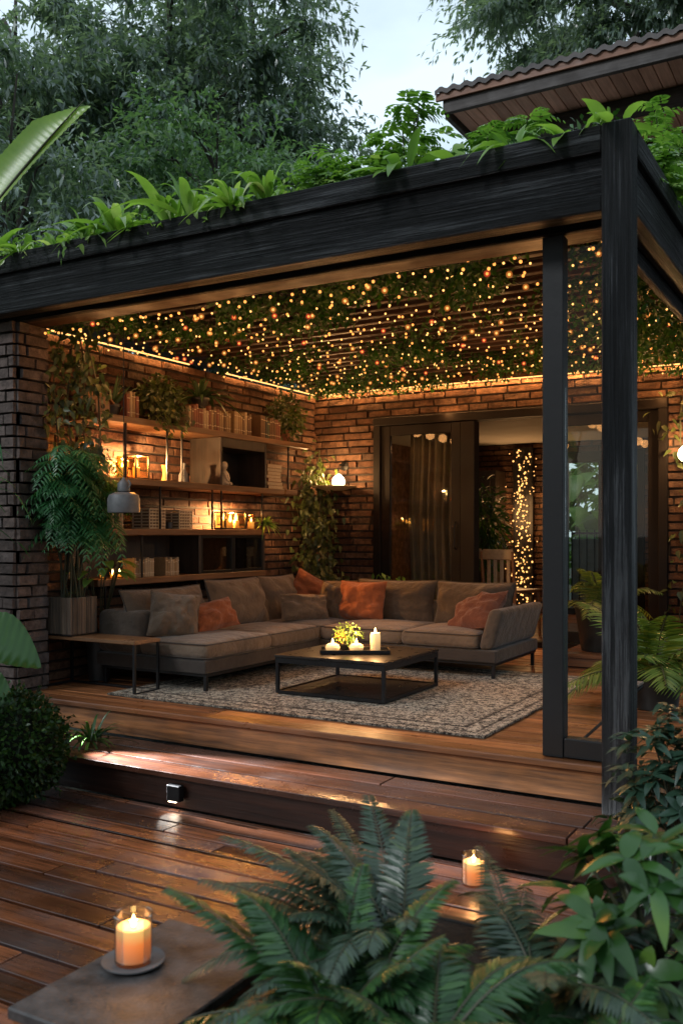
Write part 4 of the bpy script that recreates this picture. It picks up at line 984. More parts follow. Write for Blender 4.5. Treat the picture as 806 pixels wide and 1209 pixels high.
back_cushion((-4.02, 6.78, .80), -math.pi / 2, .52, .36, .20, .2, 4, MT['sofa_grey']); back_cushion((-3.38, 6.75, .815), -math.pi / 2, .72, .37, .22, .22, 5, MT['sofa_grey']); back_cushion((-2.70, 6.75, .815), -math.pi / 2, .66, .37, .22, .22, 6, MT['sofa_grey'])
def throw(c, az, w, hh, th, tilt, roll, seed, mat, label):
    t = thing('throw_pillow', (c[0], c[1], c[2] - hh / 2), label, 'pillow'); Mx = frame_mat(c, az, tilt, roll); m = MB(); pillow(m, w, hh, th * 1.15, Mx, seed, 28, .026); m.build('cover', mat, t, True)
    m = MB(); rim(m, w, hh, Mx, .0035); m.build('seam', mat, t, True)
throw((-4.10, 4.87, .820), -.75, .34, .31, .17, .30, .12, 11, MT['sofa'], 'taupe square pillow leaning at the front end of the sofa')
throw((-4.06, 5.24, .790), -.35, .38, .22, .15, .5, -.16, 12, MT['orange'], 'small orange lumbar pillow beside the front taupe pillow')
throw((-3.93, 6.24, .785), -.55, .42, .22, .14, .45, .05, 13, MT['sofa'], 'small taupe lumbar pillow in the sofa corner')
throw((-3.83, 6.55, .805), -1.1, .30, .28, .14, .3, .35, 14, MT['sofa_grey'], 'grey-taupe pillow slumped against the large orange pillow')
throw((-4.12, 6.66, .865), -.9, .38, .30, .13, .25, .5, 15, MT['orange'], 'tilted orange pillow at the back of the sofa corner')
throw((-3.58, 6.55, .830), -1.62, .43, .32, .16, .22, 0, 16, MT['orange'], 'large orange pillow upright against the back of the sofa')
throw((-2.53, 6.38, .790), -2.15, .46, .34, .15, .75, -.28, 17, MT['rust'], 'rust brown pillow slouched into the right sofa arm')

# ------------------------------------------------------------------ rug, coffee table, table-top things
m = MB(); cx, cy = -2.94, 5.42; vs = []; fs = []; nx, ny = 60, 52
for i in range(nx + 1):
    for j in range(ny + 1):
        x, y = cx - 1.26 + 2.52 * i / nx, cy - 1.08 + 2.16 * j / ny
        vs.append((x + .008 * mnoise.noise((y * 3, 1, i == 0)), y + .01 * mnoise.noise((x * 3, 2, 0)), .364 + .0022 * mnoise.noise((x * 5, y * 5, 0))))
for i in range(nx):
    for j in range(ny): a = i * (ny + 1) + j; fs.append((a, a + ny + 1, a + ny + 2, a + 1))
m.add(vs, fs)
ring = [(i * (ny + 1)) for i in range(nx + 1)] + [nx * (ny + 1) + j for j in range(1, ny + 1)] + [i * (ny + 1) + ny for i in range(nx - 1, -1, -1)] + [j for j in range(ny - 1, 0, -1)]
b = len(m.v); m.v += [(m.v[k][0], m.v[k][1], .3525) for k in ring]; L_ = len(ring)
for k in range(L_): m.f.append((ring[k], b + k, b + (k + 1) % L_, ring[(k + 1) % L_])); m.m.append(0)
m.build('rug', MT['rug'], None, True, (cx, cy, .3525), 'large grey and cream woven rug under the coffee table', 'rug')

RZ = .368
t = thing('coffee_table', (-2.88, 5.23, RZ), 'square black coffee table with an open metal frame', 'coffee table')
m = MB(); m.box(-3.27, -2.49, 4.84, 5.62, .592, .612, 0, .004); m.build('top', MT['tabletop'], t)
m = MB(); m.box(-3.265, -2.495, 4.845, 4.867, .560, .591); m.box(-3.265, -2.495, 5.593, 5.615, .560, .591); m.box(-3.265, -3.243, 4.868, 5.592, .560, .591); m.box(-2.517, -2.495, 4.868, 5.592, .560, .591); m.build('apron', MT['blackmetal'], t)
for x in (-3.265, -2.517):
    for y in (4.845, 5.593):
        m = MB(); m.box(x, x + .022, y, y + .022, RZ + .001, .5595, 0, .002); m.build('leg', MT['blackmetal'], t)
m = MB(); m.box(-3.242, -2.518, 4.846, 4.866, RZ + .002, RZ + .022); m.box(-3.242, -2.518, 5.594, 5.614, RZ + .002, RZ + .022); m.box(-3.264, -3.244, 4.868, 5.592, RZ + .002, RZ + .022); m.box(-2.516, -2.496, 4.868, 5.592, RZ + .002, RZ + .022); m.build('bottom_rail', MT['blackmetal'], t)
m = MB(); m.box(-3.242, -2.518, 4.868, 5.592, RZ + .006, RZ + .016, 0, .002); m.build('lower_shelf', MT['tabletop'], t)
TM = Matrix.Translation((-2.87, 5.16, .613)) @ Matrix.Rotation(rad(30), 4, 'Z')
t = thing('tray', (-2.87, 5.16, .613), 'shallow black rectangular tray on the coffee table', 'tray'); m = MB()
m.box(-.22, .22, -.10, .10, .001, .008, 0, .002, TM); m.box(-.22, .22, -.10, -.092, .0085, .026, 0, .002, TM); m.box(-.22, .22, .092, .10, .0085, .026, 0, .002, TM); m.box(-.22, -.212, -.0915, .0915, .0085, .026, 0, .002, TM); m.box(.212, .22, -.0915, .0915, .0085, .026, 0, .002, TM); m.build('tray_body', MT['blackmetal'], t)
def tl(x, y, z=.0085): return tuple(TM @ Vector((x, y, z)))
c = tl(.13, -.01); t = thing('pillar_candle', c, 'cream pillar candle standing at the right of the tray', 'candle'); m = MB(); m.lathe([(.032, .001), (.033, .1), (.029, .118), (.012, .112), (.0005, .112)], c, 22); m.build('wax', MT['waxcream'], t, True); m = MB(); flame(m, (c[0], c[1], c[2] + .114), .9); m.build('flame', MT['flame'], t, True)
point_light('candle_light', (c[0], c[1], c[2] + .19), 7., WARM, .02, t)
for k, (x, y, lab) in enumerate([(.01, -.035, 'squat round glowing candle in the middle of the tray'), (-.14, -.04, 'squat round glowing candle at the left end of the tray')]):
    c = tl(x, y); t = thing('round_candle', c, lab, 'candle', 'squat round candles on the tray'); m = MB(); m.lathe([(.022, .001), (.042, .014), (.047, .03), (.040, .046), (.022, .055), (.006, .050)], c, 22); m.build('wax', MT['waxcream'], t, True); m = MB(); flame(m, (c[0], c[1], c[2] + .050), .9); m.build('flame', MT['flame'], t, True)
    point_light('candle_light', (c[0], c[1], c[2] + .13), 3., WARM, .02, t)
c = tl(-.06, .035); t = thing('flower_bowl', c, 'small bowl of yellow flowers and sprigs on the tray', 'flowers'); m = MB(); m.lathe([(.02, .001), (.038, .02), (.045, .045), (.040, .045), (.0005, .03)], c, 20); m.build('bowl', MT['potdark'], t, True)
fb = FB(); rg = np.random.default_rng(71); leaf_blob(fb, (c[0] + .02, c[1], c[2] + .11), (.10, .08, .075), 170, (.016, .03), (.009, .016), rg, .2); fb.build('leaves', MT['lf_fresh'], t)
fb = FB(); leaf_blob(fb, (c[0] - .02, c[1] - .01, c[2] + .09), (.045, .04, .035), 60, (.012, .02), (.012, .017), rg, .2); fb.build('petals', MT['flower'], t)
m = MB()
for k in range(9): a = k * .7; m.tube([(c[0], c[1], c[2] + .03), (c[0] + .06 * math.cos(a), c[1] + .06 * math.sin(a), c[2] + .16)], .0016, 4)
m.build('stems', MT['stem'], t)

# ------------------------------------------------------------------ back wall fittings, room contents
def sconce(x, z, lab, disc=True):
    t = thing('wall_lamp', (x, BY - .02, z), lab, 'wall lamp'); y = BY - .02; m = MB(); m.lathe([(.045, 0), (.045, .012), (.02, .018)], (0, 0, 0), 20, 0, Matrix.Translation((x, y - .001, z + .16)) @ Matrix.Rotation(rad(90), 4, 'X')); m.tube([(x, y - .015, z + .16), (x, y - .10, z + .17), (x, y - .13, z + .13), (x, y - .13, z + .075)], .006, 8); m.build('bracket', MT['blackmetal'], t, True)
    m = MB(); m.lathe([(.0005, -.062), (.035, -.058), (.06, -.03), (.066, 0), (.055, .035), (.03, .062), (.014, .074)], (x, y - .13, z), 24); m.build('globe', MT['globe'], t, True)
    if disc:
        m = MB(); m.lathe([(.0005, -.105), (.10, -.10), (.21, -.072), (.225, -.066), (.222, -.060), (.10, -.080), (.0005, -.084)], (x, y - .13 - .09, z + .01), 36); m.build('dish', MT['figure'], t, True)
        m = MB(); m.tube([(x, y - .13, z - .061), (x, y - .13, z - .075)], .012, 8); m.build('dish_stem', MT['blackmetal'], t)
    point_light('globe_light', (x, y - .24, z + .05), 24.0, (1., .55, .22), .05, t)
sconce(-4.60, 1.885, 'glowing wall lamp with a wooden dish on the brick left of the doors')
sconce(-1.335, 2.02, 'glowing wall lamp on the brick at the far right of the doors', False)
# curtain
m = MB(); vs = []; fs = []; n = 90; rows = 14
for r in range(rows + 1):
    z = .42 + (2.40 - .42) * r / rows
    for i in range(n + 1):
        x = -4.02 + .62 * i / n; y = 8.36 + .035 * math.sin(i * .55 + .25 * math.sin(r * .4)) + .012 * math.sin(i * 1.3); vs.append((x + .01 * math.sin(r * .6), y, z))
for r in range(rows):
    for i in range(n): a = r * (n + 1) + i; fs.append((a, a + 1, a + n + 2, a + n + 1))
m.add(vs, fs); m.build('curtain', MT['curtain'], None, True, (-3.7, 8.36, .42), 'long taupe curtain hanging behind the left glass door', 'curtain')
# light curtain column
t = thing('light_curtain', (-3.80, 11.15, .38), 'tall column of golden fairy lights on the far wall inside', 'fairy lights', None)
m = MB(); m.box(-3.94, -3.68, 11.16, 11.21, .38, 2.44, 0, .004); m.build('backing_panel', MT['tabletop'], t)
BMC = sphere_mesh('bulb', .0115, MT['bulb']); w = MB()
for k in range(6):
    x = -3.92 + .046 * k; w.tube([(x, 11.14, 2.44), (x, 11.14, .42)], .002, 3)
w.build('wire', MT['blackmetal'], t)
for k in range(88): add_bulb(t, (-3.805 + max(-.13, min(.13, rs.gauss(0, .06))), 11.13 - rs.uniform(0, .03), .45 + 1.97 * (k + rs.random()) / 88), BMC)
m = MB(); sb = BM[0]
for k in range(150):
    c = (-3.80 + rs.gauss(0, .075), 11.12 - rs.uniform(0, .05), .42 + 2.0 * rs.random())
    if abs(c[0] + 3.80) > .26: continue
    m.lathe([(.0005, -.008), (.008, 0), (.0005, .008)], c, 6)
o = m.build('tiny_bulbs', MT['bulb'], t, True, kind='stuff')
point_light('fairy_glow', (-3.8, 10.85, 1.6), 20, WARM, .3, t)
# indoor plant
t = thing('indoor_plant', (-3.86, 9.9, .38), 'tall dark leafy plant inside behind the open door', 'plant'); pot(t, (-3.86, 9.9, .381), .13, .16, .30, MT['potdark']); fb = FB(); rg = np.random.default_rng(81); m = MB()
for k in range(7): m.tube([(-3.86 + .03 * (k % 3 - 1), 9.9 + .03 * (k // 3 - 1), .65), (-3.86 + .16 * math.cos(k), 9.9 + .16 * math.sin(k), 1.9)], [.01, .005], 6)
leaf_blob(fb, (-3.86, 9.9, 1.45), (.30, .28, .58), 900, (.08, .16), (.018, .035), rg, .2, 'lance', .4, .3, 3, True, .4); m.build('stem', MT['stem'], t); fb.build('leaves', MT['lf_laurel'], t)
# dining chairs and table behind the sofa
def chair(x, y, rz, label):
    t = thing('dining_chair', (x, y, .38), label, 'chair', 'chairs in the room behind the sofa'); Mx = Matrix.Translation((x, y, .38)) @ Matrix.Rotation(rz, 4, 'Z')
    m = MB(); m.box(-.21, .21, -.20, .20, .43, .455, 0, .006, Mx); m.build('seat', MT['tablewood'], t)
    for sx in (-1, 1):
        m = MB(); p = [Mx @ Vector((sx * .19, -.18, .001)), Mx @ Vector((sx * .18, -.17, .43))]; m.tube(p, [.013, .018], 8); m.build('leg', MT['tablewood'], t, True)
        m = MB(); p = [Mx @ Vector((sx * .20, .22, .001)), Mx @ Vector((sx * .19, .19, .42)), Mx @ Vector((sx * .19, .23, .82))]; m.tube(p, [.013, .018, .014], 8); m.build('leg', MT['tablewood'], t, True)
    m = MB(); m.box(-.185, .185, .205, .228, .74, .84, 0, .008, Mx)
    for k in range(4): m.box(-.14 + .08 * k, -.10 + .08 * k, .195, .21, .46, .75, 0, .004, Mx)
    m.build('backrest', MT['creamlattice'], t)
chair(-3.05, 8.62, rad(160), 'pale slat-back chair seen through the open door'); chair(-3.62, 8.95, rad(185), 'wooden chair half hidden behind the glass door')
# threshold platform
m = MB(); boards(m, -2.12, -.87, 7.0, 8.03, .455, .03, .13, seed=14); m.box(-2.11, -.88, 7.012, 7.04, .356, .423, 0, .003); m.box(-2.11, -2.085, 7.045, 8.02, .356, .423, 0, .003); m.build('door_step', MT['patio'], None, loc=(-1.5, 7.5, .356), kind='structure')

# right-hand plants ----------------------------------------------------
t = thing('potted_palm', (-1.62, 7.25, .456), 'palm in a big dark pot on the step right of the doors', 'potted plant'); c = (-1.86, 7.3, .457); pot(t, c, .15, .20, .34, MT['potdark']); t.location = (-1.62, 7.25, .456)
fb = FB(); st = MB(); rg = np.random.default_rng(90)
for k in range(16): frond(fb, np.array([c[0], c[1], .78]), k * 2.4, rg.uniform(.5, 1.35), rg.uniform(.45, .75), 20, .17, .022, rg.uniform(.3, .7), rg, vee=.5, stem=st, sr=.006)
st.build('stalk', MT['stem'], t); fb.build('leaves', MT['lf_palm'], t)
t = thing('palm_plant', (-1.12, 5.62, .353), 'arching green palm beside the black post at the right edge', 'plant'); fb = FB(); st = MB(); rg = np.random.default_rng(91); pot(t, (-1.12, 5.62, .353), .13, .16, .22, MT['potdark'])
for k in range(26): frond(fb, np.array([-1.12, 5.62, .55]), k * 2.4 + .2, rg.uniform(.25, 1.25), rg.uniform(.45, .85), 24, .24, .024, rg.uniform(.35, .8), rg, vee=.4, stem=st, sr=.006)
st.build('stalk', MT['stem'], t); fb.build('leaves', MT['lf_palm'], t)
t = thing('climbing_plant', (-1.2, 8.0, .36), 'thin climber trailing over the brick at the right end of the back wall', 'climber'); fb = FB(); m = MB()
for k in range(3):
    pts = [(-1.18 - .08 * k + .06 * math.sin(4 * z + k), 8.02, z) for z in np.linspace(.46, 2.6, 10)]; m.tube(pts, .006, 5); vine(fb, pts, (.10, .03, .06), 90, (.05, .1), (.03, .06), rg, (0, -1, 0))
m.build('stem', MT['stem'], t); fb.build('leaves', MT['lf_ivy'], t)
# folding stool half hidden by the post
t = thing('folding_stool', (-1.12, 4.68, .353), 'slim black folding stool leaning half behind the post', 'stool'); m = MB()
for y in (4.56, 4.585): m.tube([(-1.245, y, .360), (-1.02, y + .24, .60)], .007, 6)
m.build('leg', MT['blackmetal'], t); m = MB()
for y in (4.57, 4.60): m.tube([(-1.02, y + .01, .360), (-1.16, y + .18, .60)], .007, 6)
m.build('leg', MT['blackmetal'], t); m = MB(); m.box(-1.17, -1.02, 4.72, 4.86, .605, .618, 0, .004); m.build('seat', MT['sofa'], t)

def shrub(name, c, r, n, L, W, mat, label, seed, prof='oval', stems=7, cat='shrub', wh=True, h0=None):
    """stems that end in whorls of leaves, spread over a rounded volume"""
    t = thing(name, c, label, cat); fb = FB(); m = MB(); rg = np.random.default_rng(seed)
    for k in range(n):
        d = rvec(1, rg)[0]; d[2] = abs(d[2]) * 1.1 - .15; q = rg.uniform(.45, 1.0) ** .6
        e = np.array(c) + np.array([0, 0, r[2] * .35]) + d * np.array(r) * q
        if k < stems * 3: m.tube([(c[0] + rg.uniform(-.03, .03), c[1] + rg.uniform(-.03, .03), c[2] + .0), tuple(np.array(c) * .4 + e * .6 + np.array([0, 0, .03])), tuple(e)], [.006, .005, .003], 5)
        w = int(rg.integers(6, 10)); az = np.arange(w) * 2.4 + rg.uniform(0, 6); el = rg.uniform(-.1, .75, w)
        ax = unit(d * .7 + np.array([0, 0, .8])); a = unit(np.cross(ax, [.3, .5, .1])); b = np.cross(ax, a)
        D = (a * np.cos(az)[:, None] + b * np.sin(az)[:, None]) * np.cos(el)[:, None] + ax * np.sin(el)[:, None]
        fb.leaves(e + ax * rg.uniform(-.03, .01, w)[:, None], D, ax, rg.uniform(L[0], L[1], w), rg.uniform(W[0], W[1], w), rg.uniform(.1, .7, w), 7, prof, .10, True, .02)
    m.build('stem', MT['stem'], t); fb.build('leaves', mat, t); return t
shrub('laurel_shrub', (-.45, 2.24, .322), (.26, .20, .34), 26, (.10, .165), (.032, .050), MT['lf_laurel'], 'glossy broad-leaved laurel shrub in the right foreground', 101)
shrub('leafy_shrub', (-.60, 3.62, .0), (.36, .34, .58), 170, (.06, .10), (.022, .036), MT['lf_shrub'], 'dense blue-green shrub at the foot of the black post', 102)
shrub('leafy_shrub', (-.22, 3.05, -.02), (.36, .36, .62), 70, (.06, .10), (.022, .036), MT['lf_shrub'], 'dark blue-green shrub at the right edge below the post shrub', 103)
# ferns
def fern(c, n, L, label, seed, mat, el=(.25, 1.25), azr=(0, 2 * math.pi), pl=.098, pw=.0155, dr=(.25, .7), pin=36):
    t = thing('fern', c, label, 'fern', 'ferns in the foreground bed'); fb = FB(); st = MB(); rg = np.random.default_rng(seed)
    for k in range(n): frond(fb, np.array(c) + rg.normal(0, .015, 3) * np.array([1, 1, 0]), azr[0] + (azr[1] - azr[0]) * ((k * .618 + rg.uniform(-.05, .05)) % 1), rg.uniform(*el), rg.uniform(*L), pin, pl * rg.uniform(.8, 1.1), pw, rg.uniform(*dr), rg, vee=.3, stem=st, sr=.004)
    st.build('stalk', MT['stem'], t); fb.build('fronds', mat, t)
t = thing('planter_box', (-.75, 1.8, -.02), 'long dark timber planter box hidden under the foreground ferns', 'planter'); m = MB()
for k in range(2):
    z = -.018 + .175 * k; m.box(-1.13, -.28, 1.30, 1.33, z, z + .170, 0, .004); m.box(-1.13, -.28, 2.32, 2.35, z, z + .170, 0, .004); m.box(-1.13, -1.10, 1.3305, 2.3195, z, z + .170, 0, .004); m.box(-.31, -.28, 1.3305, 2.3195, z, z + .170, 0, .004)
m.build('side_boards', MT['darkwood'], t); m = MB(); m.box(-1.098, -.312, 1.332, 2.318, .0, .322); m.build('soil', MT['soil'], t)
fern((-.98, 1.98, .322), 34, (.46, .70), 'large bluish fern, the tallest of the foreground clump', 111, MT['lf_fernb'], el=(.32, 1.25), azr=(rad(105), rad(300)))
fern((-.96, 1.66, .322), 34, (.36, .58), 'deep green fern beside the stone slab table', 112, MT['lf_fern'], el=(.3, 1.15))
fern((-.74, 1.66, .322), 34, (.36, .58), 'green fern in the middle of the bottom edge', 113, MT['lf_fern'], el=(.25, 1.1))
fern((-.68, 2.05, .322), 30, (.40, .62), 'grey-violet toned fern between the tall fern and the laurel', 114, MT['lf_fernb'], el=(.1, .75), azr=(rad(-95), rad(140)))
fern((-.22, 2.55, .0), 34, (.4, .66), 'dark fern at the lower right edge behind the laurel', 115, MT['lf_fern'], el=(.3, 1.0))
fern((-.46, 1.72, .322), 30, (.32, .5), 'dark fern at the bottom right corner', 116, MT['lf_fern'], el=(.2, .9))

# left foreground plants ------------------------------------------------
t = thing('box_ball', (-3.80, 3.28, .0), 'clipped round box bush on the deck at the left', 'bush'); fb = FB(); rg = np.random.default_rng(120); bc = (-3.83, 3.26, .285)
leaf_blob(fb, bc, (.29, .29, .285), 5200, (.024, .040), (.015, .023), rg, .72, 'oval', .1, .3, 2)
for k in range(120):
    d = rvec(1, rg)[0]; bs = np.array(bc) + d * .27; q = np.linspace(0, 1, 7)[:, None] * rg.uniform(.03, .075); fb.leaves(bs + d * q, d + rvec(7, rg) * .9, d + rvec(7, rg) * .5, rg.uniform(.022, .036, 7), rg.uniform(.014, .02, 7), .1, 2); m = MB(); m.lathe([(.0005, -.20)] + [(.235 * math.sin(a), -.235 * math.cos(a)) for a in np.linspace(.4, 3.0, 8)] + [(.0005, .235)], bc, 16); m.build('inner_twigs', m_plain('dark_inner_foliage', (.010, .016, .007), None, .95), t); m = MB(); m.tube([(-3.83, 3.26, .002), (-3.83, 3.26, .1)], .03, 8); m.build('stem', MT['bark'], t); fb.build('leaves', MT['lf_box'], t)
t = thing('grassy_plant', (-3.86, 3.86, .181), 'tuft of bright narrow leaves beside the clipped bush', 'plant'); fb = FB(); strap_plant(fb, (-3.86, 3.86, .19), 60, (.20, .34), (.012, .020), elev=(.2, 1.3), droop=(.4, 1.0), rg=rg, prof='lance'); fb.build('leaves', MT['lf_box'], t)
# monstera at left edge
def big_leaf(fb, base, D, L, W, droop, up=(0, 0, 1), cuts=0):
    if not cuts: fb.leaves([base], [D], [up], L, W, droop, 12, 'oval', .12, True, .015); return
    D = unit(np.array(D, float)); S = unit(np.cross(D, np.array(up, float))); n = cuts        # a split leaf: lobes either side of the rib
    tt = np.linspace(.02, .93, n); w = np.sin(np.pi * (.12 + .86 * tt) ** .75)
    for sg in (-1, 1):
        P = np.array(base) + D * (L * tt)[:, None]; P[:, 2] -= droop * L * tt ** 2
        Dd = S * sg + D * (-.25 + 1.2 * tt)[:, None]; Dd[:, 2] += .12
        fb.leaves(P, Dd, up, W * .52 * w, L / n * 2.7, .25, 6, 'strap', .10)
t = thing('monstera', (-4.15, 2.95, -.02), 'glossy big-leaved green plant reaching in from the left edge', 'plant'); fb = FB(); m = MB()
for (tip, D, L, W) in [((-4.00, 3.17, .86), (.75, .42, -.12), .36, .30), ((-3.97, 3.12, .63), (.75, .3, -.15), .26, .20), ((-4.2, 2.9, 1.0), (-.5, -.5, .2), .3, .26), ((-3.98, 3.06, .45), (.7, .35, -.2), .22, .17)]:
    m.tube([(-4.15, 2.95, -.03), (-4.13, 2.98, tip[2] * .6), tip], [.010, .008, .005], 6); fb.leaves([tip], [D], [(.45, -.65, .8)], L, W, .35, 60, 'oval', .16, True, .012, 62.)
m.build('stalk', MT['stem'], t); fb.build('leaves', MT['lf_laurel'], t)
t = thing('banana_plant', (-3.86, 2.82, .0), 'banana plant whose long leaf arches in at the upper left', 'plant'); fb = FB(); m = MB(); pot(t, (-3.86, 2.82, .001), .16, .20, .34, MT['potdark'])
m.tube([(-3.86, 2.82, .3), (-3.86, 2.82, 1.3), (-3.80, 2.84, 2.45)], [.06, .05, .035], 12)
m.tube([(-3.80, 2.84, 2.40), (-3.70, 2.94, 2.75), (-3.635, 2.987, 2.94)], [.016, .012, .009], 8); fb.leaves([(-3.66, 2.97, 2.86)], [(.40, .22, .60)], [(.25, -.8, .45)], .84, .22, .16, 90, 'strap', .30, True, .010, 150.); m.tube([(-3.66 + .44 * f, 2.965 + .24 * f, 2.857 + .66 * f - .078 * f * f) for f in np.linspace(0, .97, 9)], [.009 - .007 * f for f in np.linspace(0, 1, 9)], 6)
for (D, L, W, dr) in [((-.5, .3, .8), 1.0, .26, .6), ((-.3, -.6, .7), .9, .26, .7), ((-.2, .4, 1.0), .8, .2, .2)]:
    big_leaf(fb, (-3.80, 2.84, 2.43), D, L, W, dr, (.3, -.8, .4))
m.build('trunk', MT['stem'], t, True); fb.build('leaves', MT['lf_fresh'], t)

# ------------------------------------------------------------------ roof plants
rg = np.random.default_rng(130); RZ2 = 3.086
for i, x in enumerate([-5.15, -4.90, -4.58, -4.36, -4.02, -3.80, -3.46, -3.26, -2.98, -2.76]):
    fb = FB(); y = 4.0 + rg.uniform(0, .10); c = (x, y, 3.10); k = int(rg.integers(13, 21)); big = rg.uniform(.85, 1.25)
    strap_plant(fb, c, k, (.26 * big, .52 * big), (.036 * big, .066 * big), elev=(.35, 1.4), droop=(.45, .95), rg=rg, azr=(-math.pi, math.pi * .9), prof='lance', spread=.06)
    if i % 2: leaf_blob(fb, (x + .10, y + .05, 3.16), (.12, .06, .09), 90, (.03, .055), (.018, .03), rg, .2)
    vine(fb, [(x - .10, y - .05, 3.14), (x - .13, 3.925, 3.11), (x - .15, 3.915, 3.04)], (.04, .008, .02), 14, (.03, .055), (.018, .03), rg, (0, -1, 0))
    fb.build('roof_plant', MT['lf_lush'] if i in (4,) else MT['lf_fresh'], None, c, 'broad arching green plant on the pergola roof edge, ' + ['outermost at the left', 'second from the left', 'third from the left', 'fourth from the left', 'fifth from the left', 'sixth from the left', 'seventh from the left', 'eighth from the left', 'ninth from the left', 'last before the bare stretch of beam'][i], 'roof plant', 'arching plants along the roof edge')
for i, (x, n_, L_h, W_h, pr_, m_, lab) in enumerate([(-1.98, 11, (.16, .30), (.05, .08), 'oval', 'lf_lush', 'broad green hosta on the roof right of the bushy plants'), (-1.72, 9, (.20, .34), (.06, .095), 'oval', 'lf_fresh', 'yellow-green hosta on the roof below the tiled eave tip'), (-1.42, 16, (.16, .30), (.030, .05), 'lance', 'lf_lush', 'narrow-leaved hosta on the roof left of the post'), (-1.17, 8, (.20, .32), (.055, .085), 'oval', 'lf_fresh', 'hosta with upright leaves just left of the post top'), (-.97, 9, (.14, .24), (.04, .065), 'lance', 'lf_fresh', 'hosta hanging over the roof corner above the post')]):
    fb = FB(); c = (x, 4.02 + .07 * (i % 2), 3.10); strap_plant(fb, c, n_, L_h, W_h, elev=(.1, 1.4), droop=(.3, 1.0), rg=rg, prof=pr_, spread=.07); fb.build('hosta', MT[m_], None, c, lab, 'roof plant', 'hostas on the roof edge')
fb = FB(); k = 2200; P = np.stack([rg.uniform(-5.4, -.95, k), 4.03 + abs(rg.normal(0, .16, k)), 3.09 + abs(rg.normal(0, .05, k))], 1); keep = np.array([mnoise.noise((p[0] * 2.1, 4.2, 0)) > -.12 for p in P]) & ~((P[:, 0] > -2.72) & (P[:, 0] < -2.5)); P = P[keep]; k = len(P)
fb.leaves(P, rvec(k, rg) + np.array([0, -.3, .3]), np.array([0, 0, 1.]) + rvec(k, rg) * .6, rg.uniform(.025, .06, k), rg.uniform(.014, .03, k), .3, 2, 'oval', .12)
fb.build('roof_ground_cover', MT['lf_laurel'], None, (-3, 4.1, 3.09), 'low dark ground cover creeping between the roof edge plants', 'ground cover', None, 'stuff')
def compound_bush(name, c, r, n, mat, label, seed, cat='bush', L=(.05, .085), W=(.02, .034), group=None):
    t = thing(name, c, label, cat, group); fb = FB(); m = MB(); rg = np.random.default_rng(seed)
    for k in range(n):
        d = rvec(1, rg)[0]; d[2] = abs(d[2]); e = np.array(c) + d * np.array(r) * rg.uniform(.5, 1)
        if k < 14: m.tube([c, tuple(e)], [.006, .003], 5)
        for q in range(3): frond(fb, e, rg.uniform(0, 6.28), rg.uniform(-.1, 1.0), rg.uniform(.10, .2), 6, rg.uniform(*L), rg.uniform(*W), .5, rg, prof='oval')
    m.build('stem', MT['stem'], t); fb.build('leaves', mat, t)
compound_bush('leafy_bush', (-2.42, 4.20, RZ2), (.28, .16, .36), 40, MT['lf_lush'], 'lush leafy bush on the roof right of the bare beam stretch', 131)
compound_bush('leafy_bush', (-2.10, 4.35, RZ2), (.32, .20, .56), 46, MT['lf_lush'], 'tallest leafy bush on the roof below the sky gap', 132)
compound_bush('leafy_bush', (-1.62, 4.45, RZ2), (.28, .2, .42), 34, MT['lf_lush'], 'leafy bush on the roof below the tiled eave', 133)
compound_bush('leafy_bush', (-1.12, 5.9, RZ2), (.28, .5, .95), 90, MT['lf_lush'], 'tall bright bush on the roof at the right edge beneath the eave', 134)
compound_bush('leafy_bush', (-1.0, 4.95, RZ2), (.16, .45, .35), 50, MT['lf_lush'], 'low bush along the right side of the roof behind the post', 135)

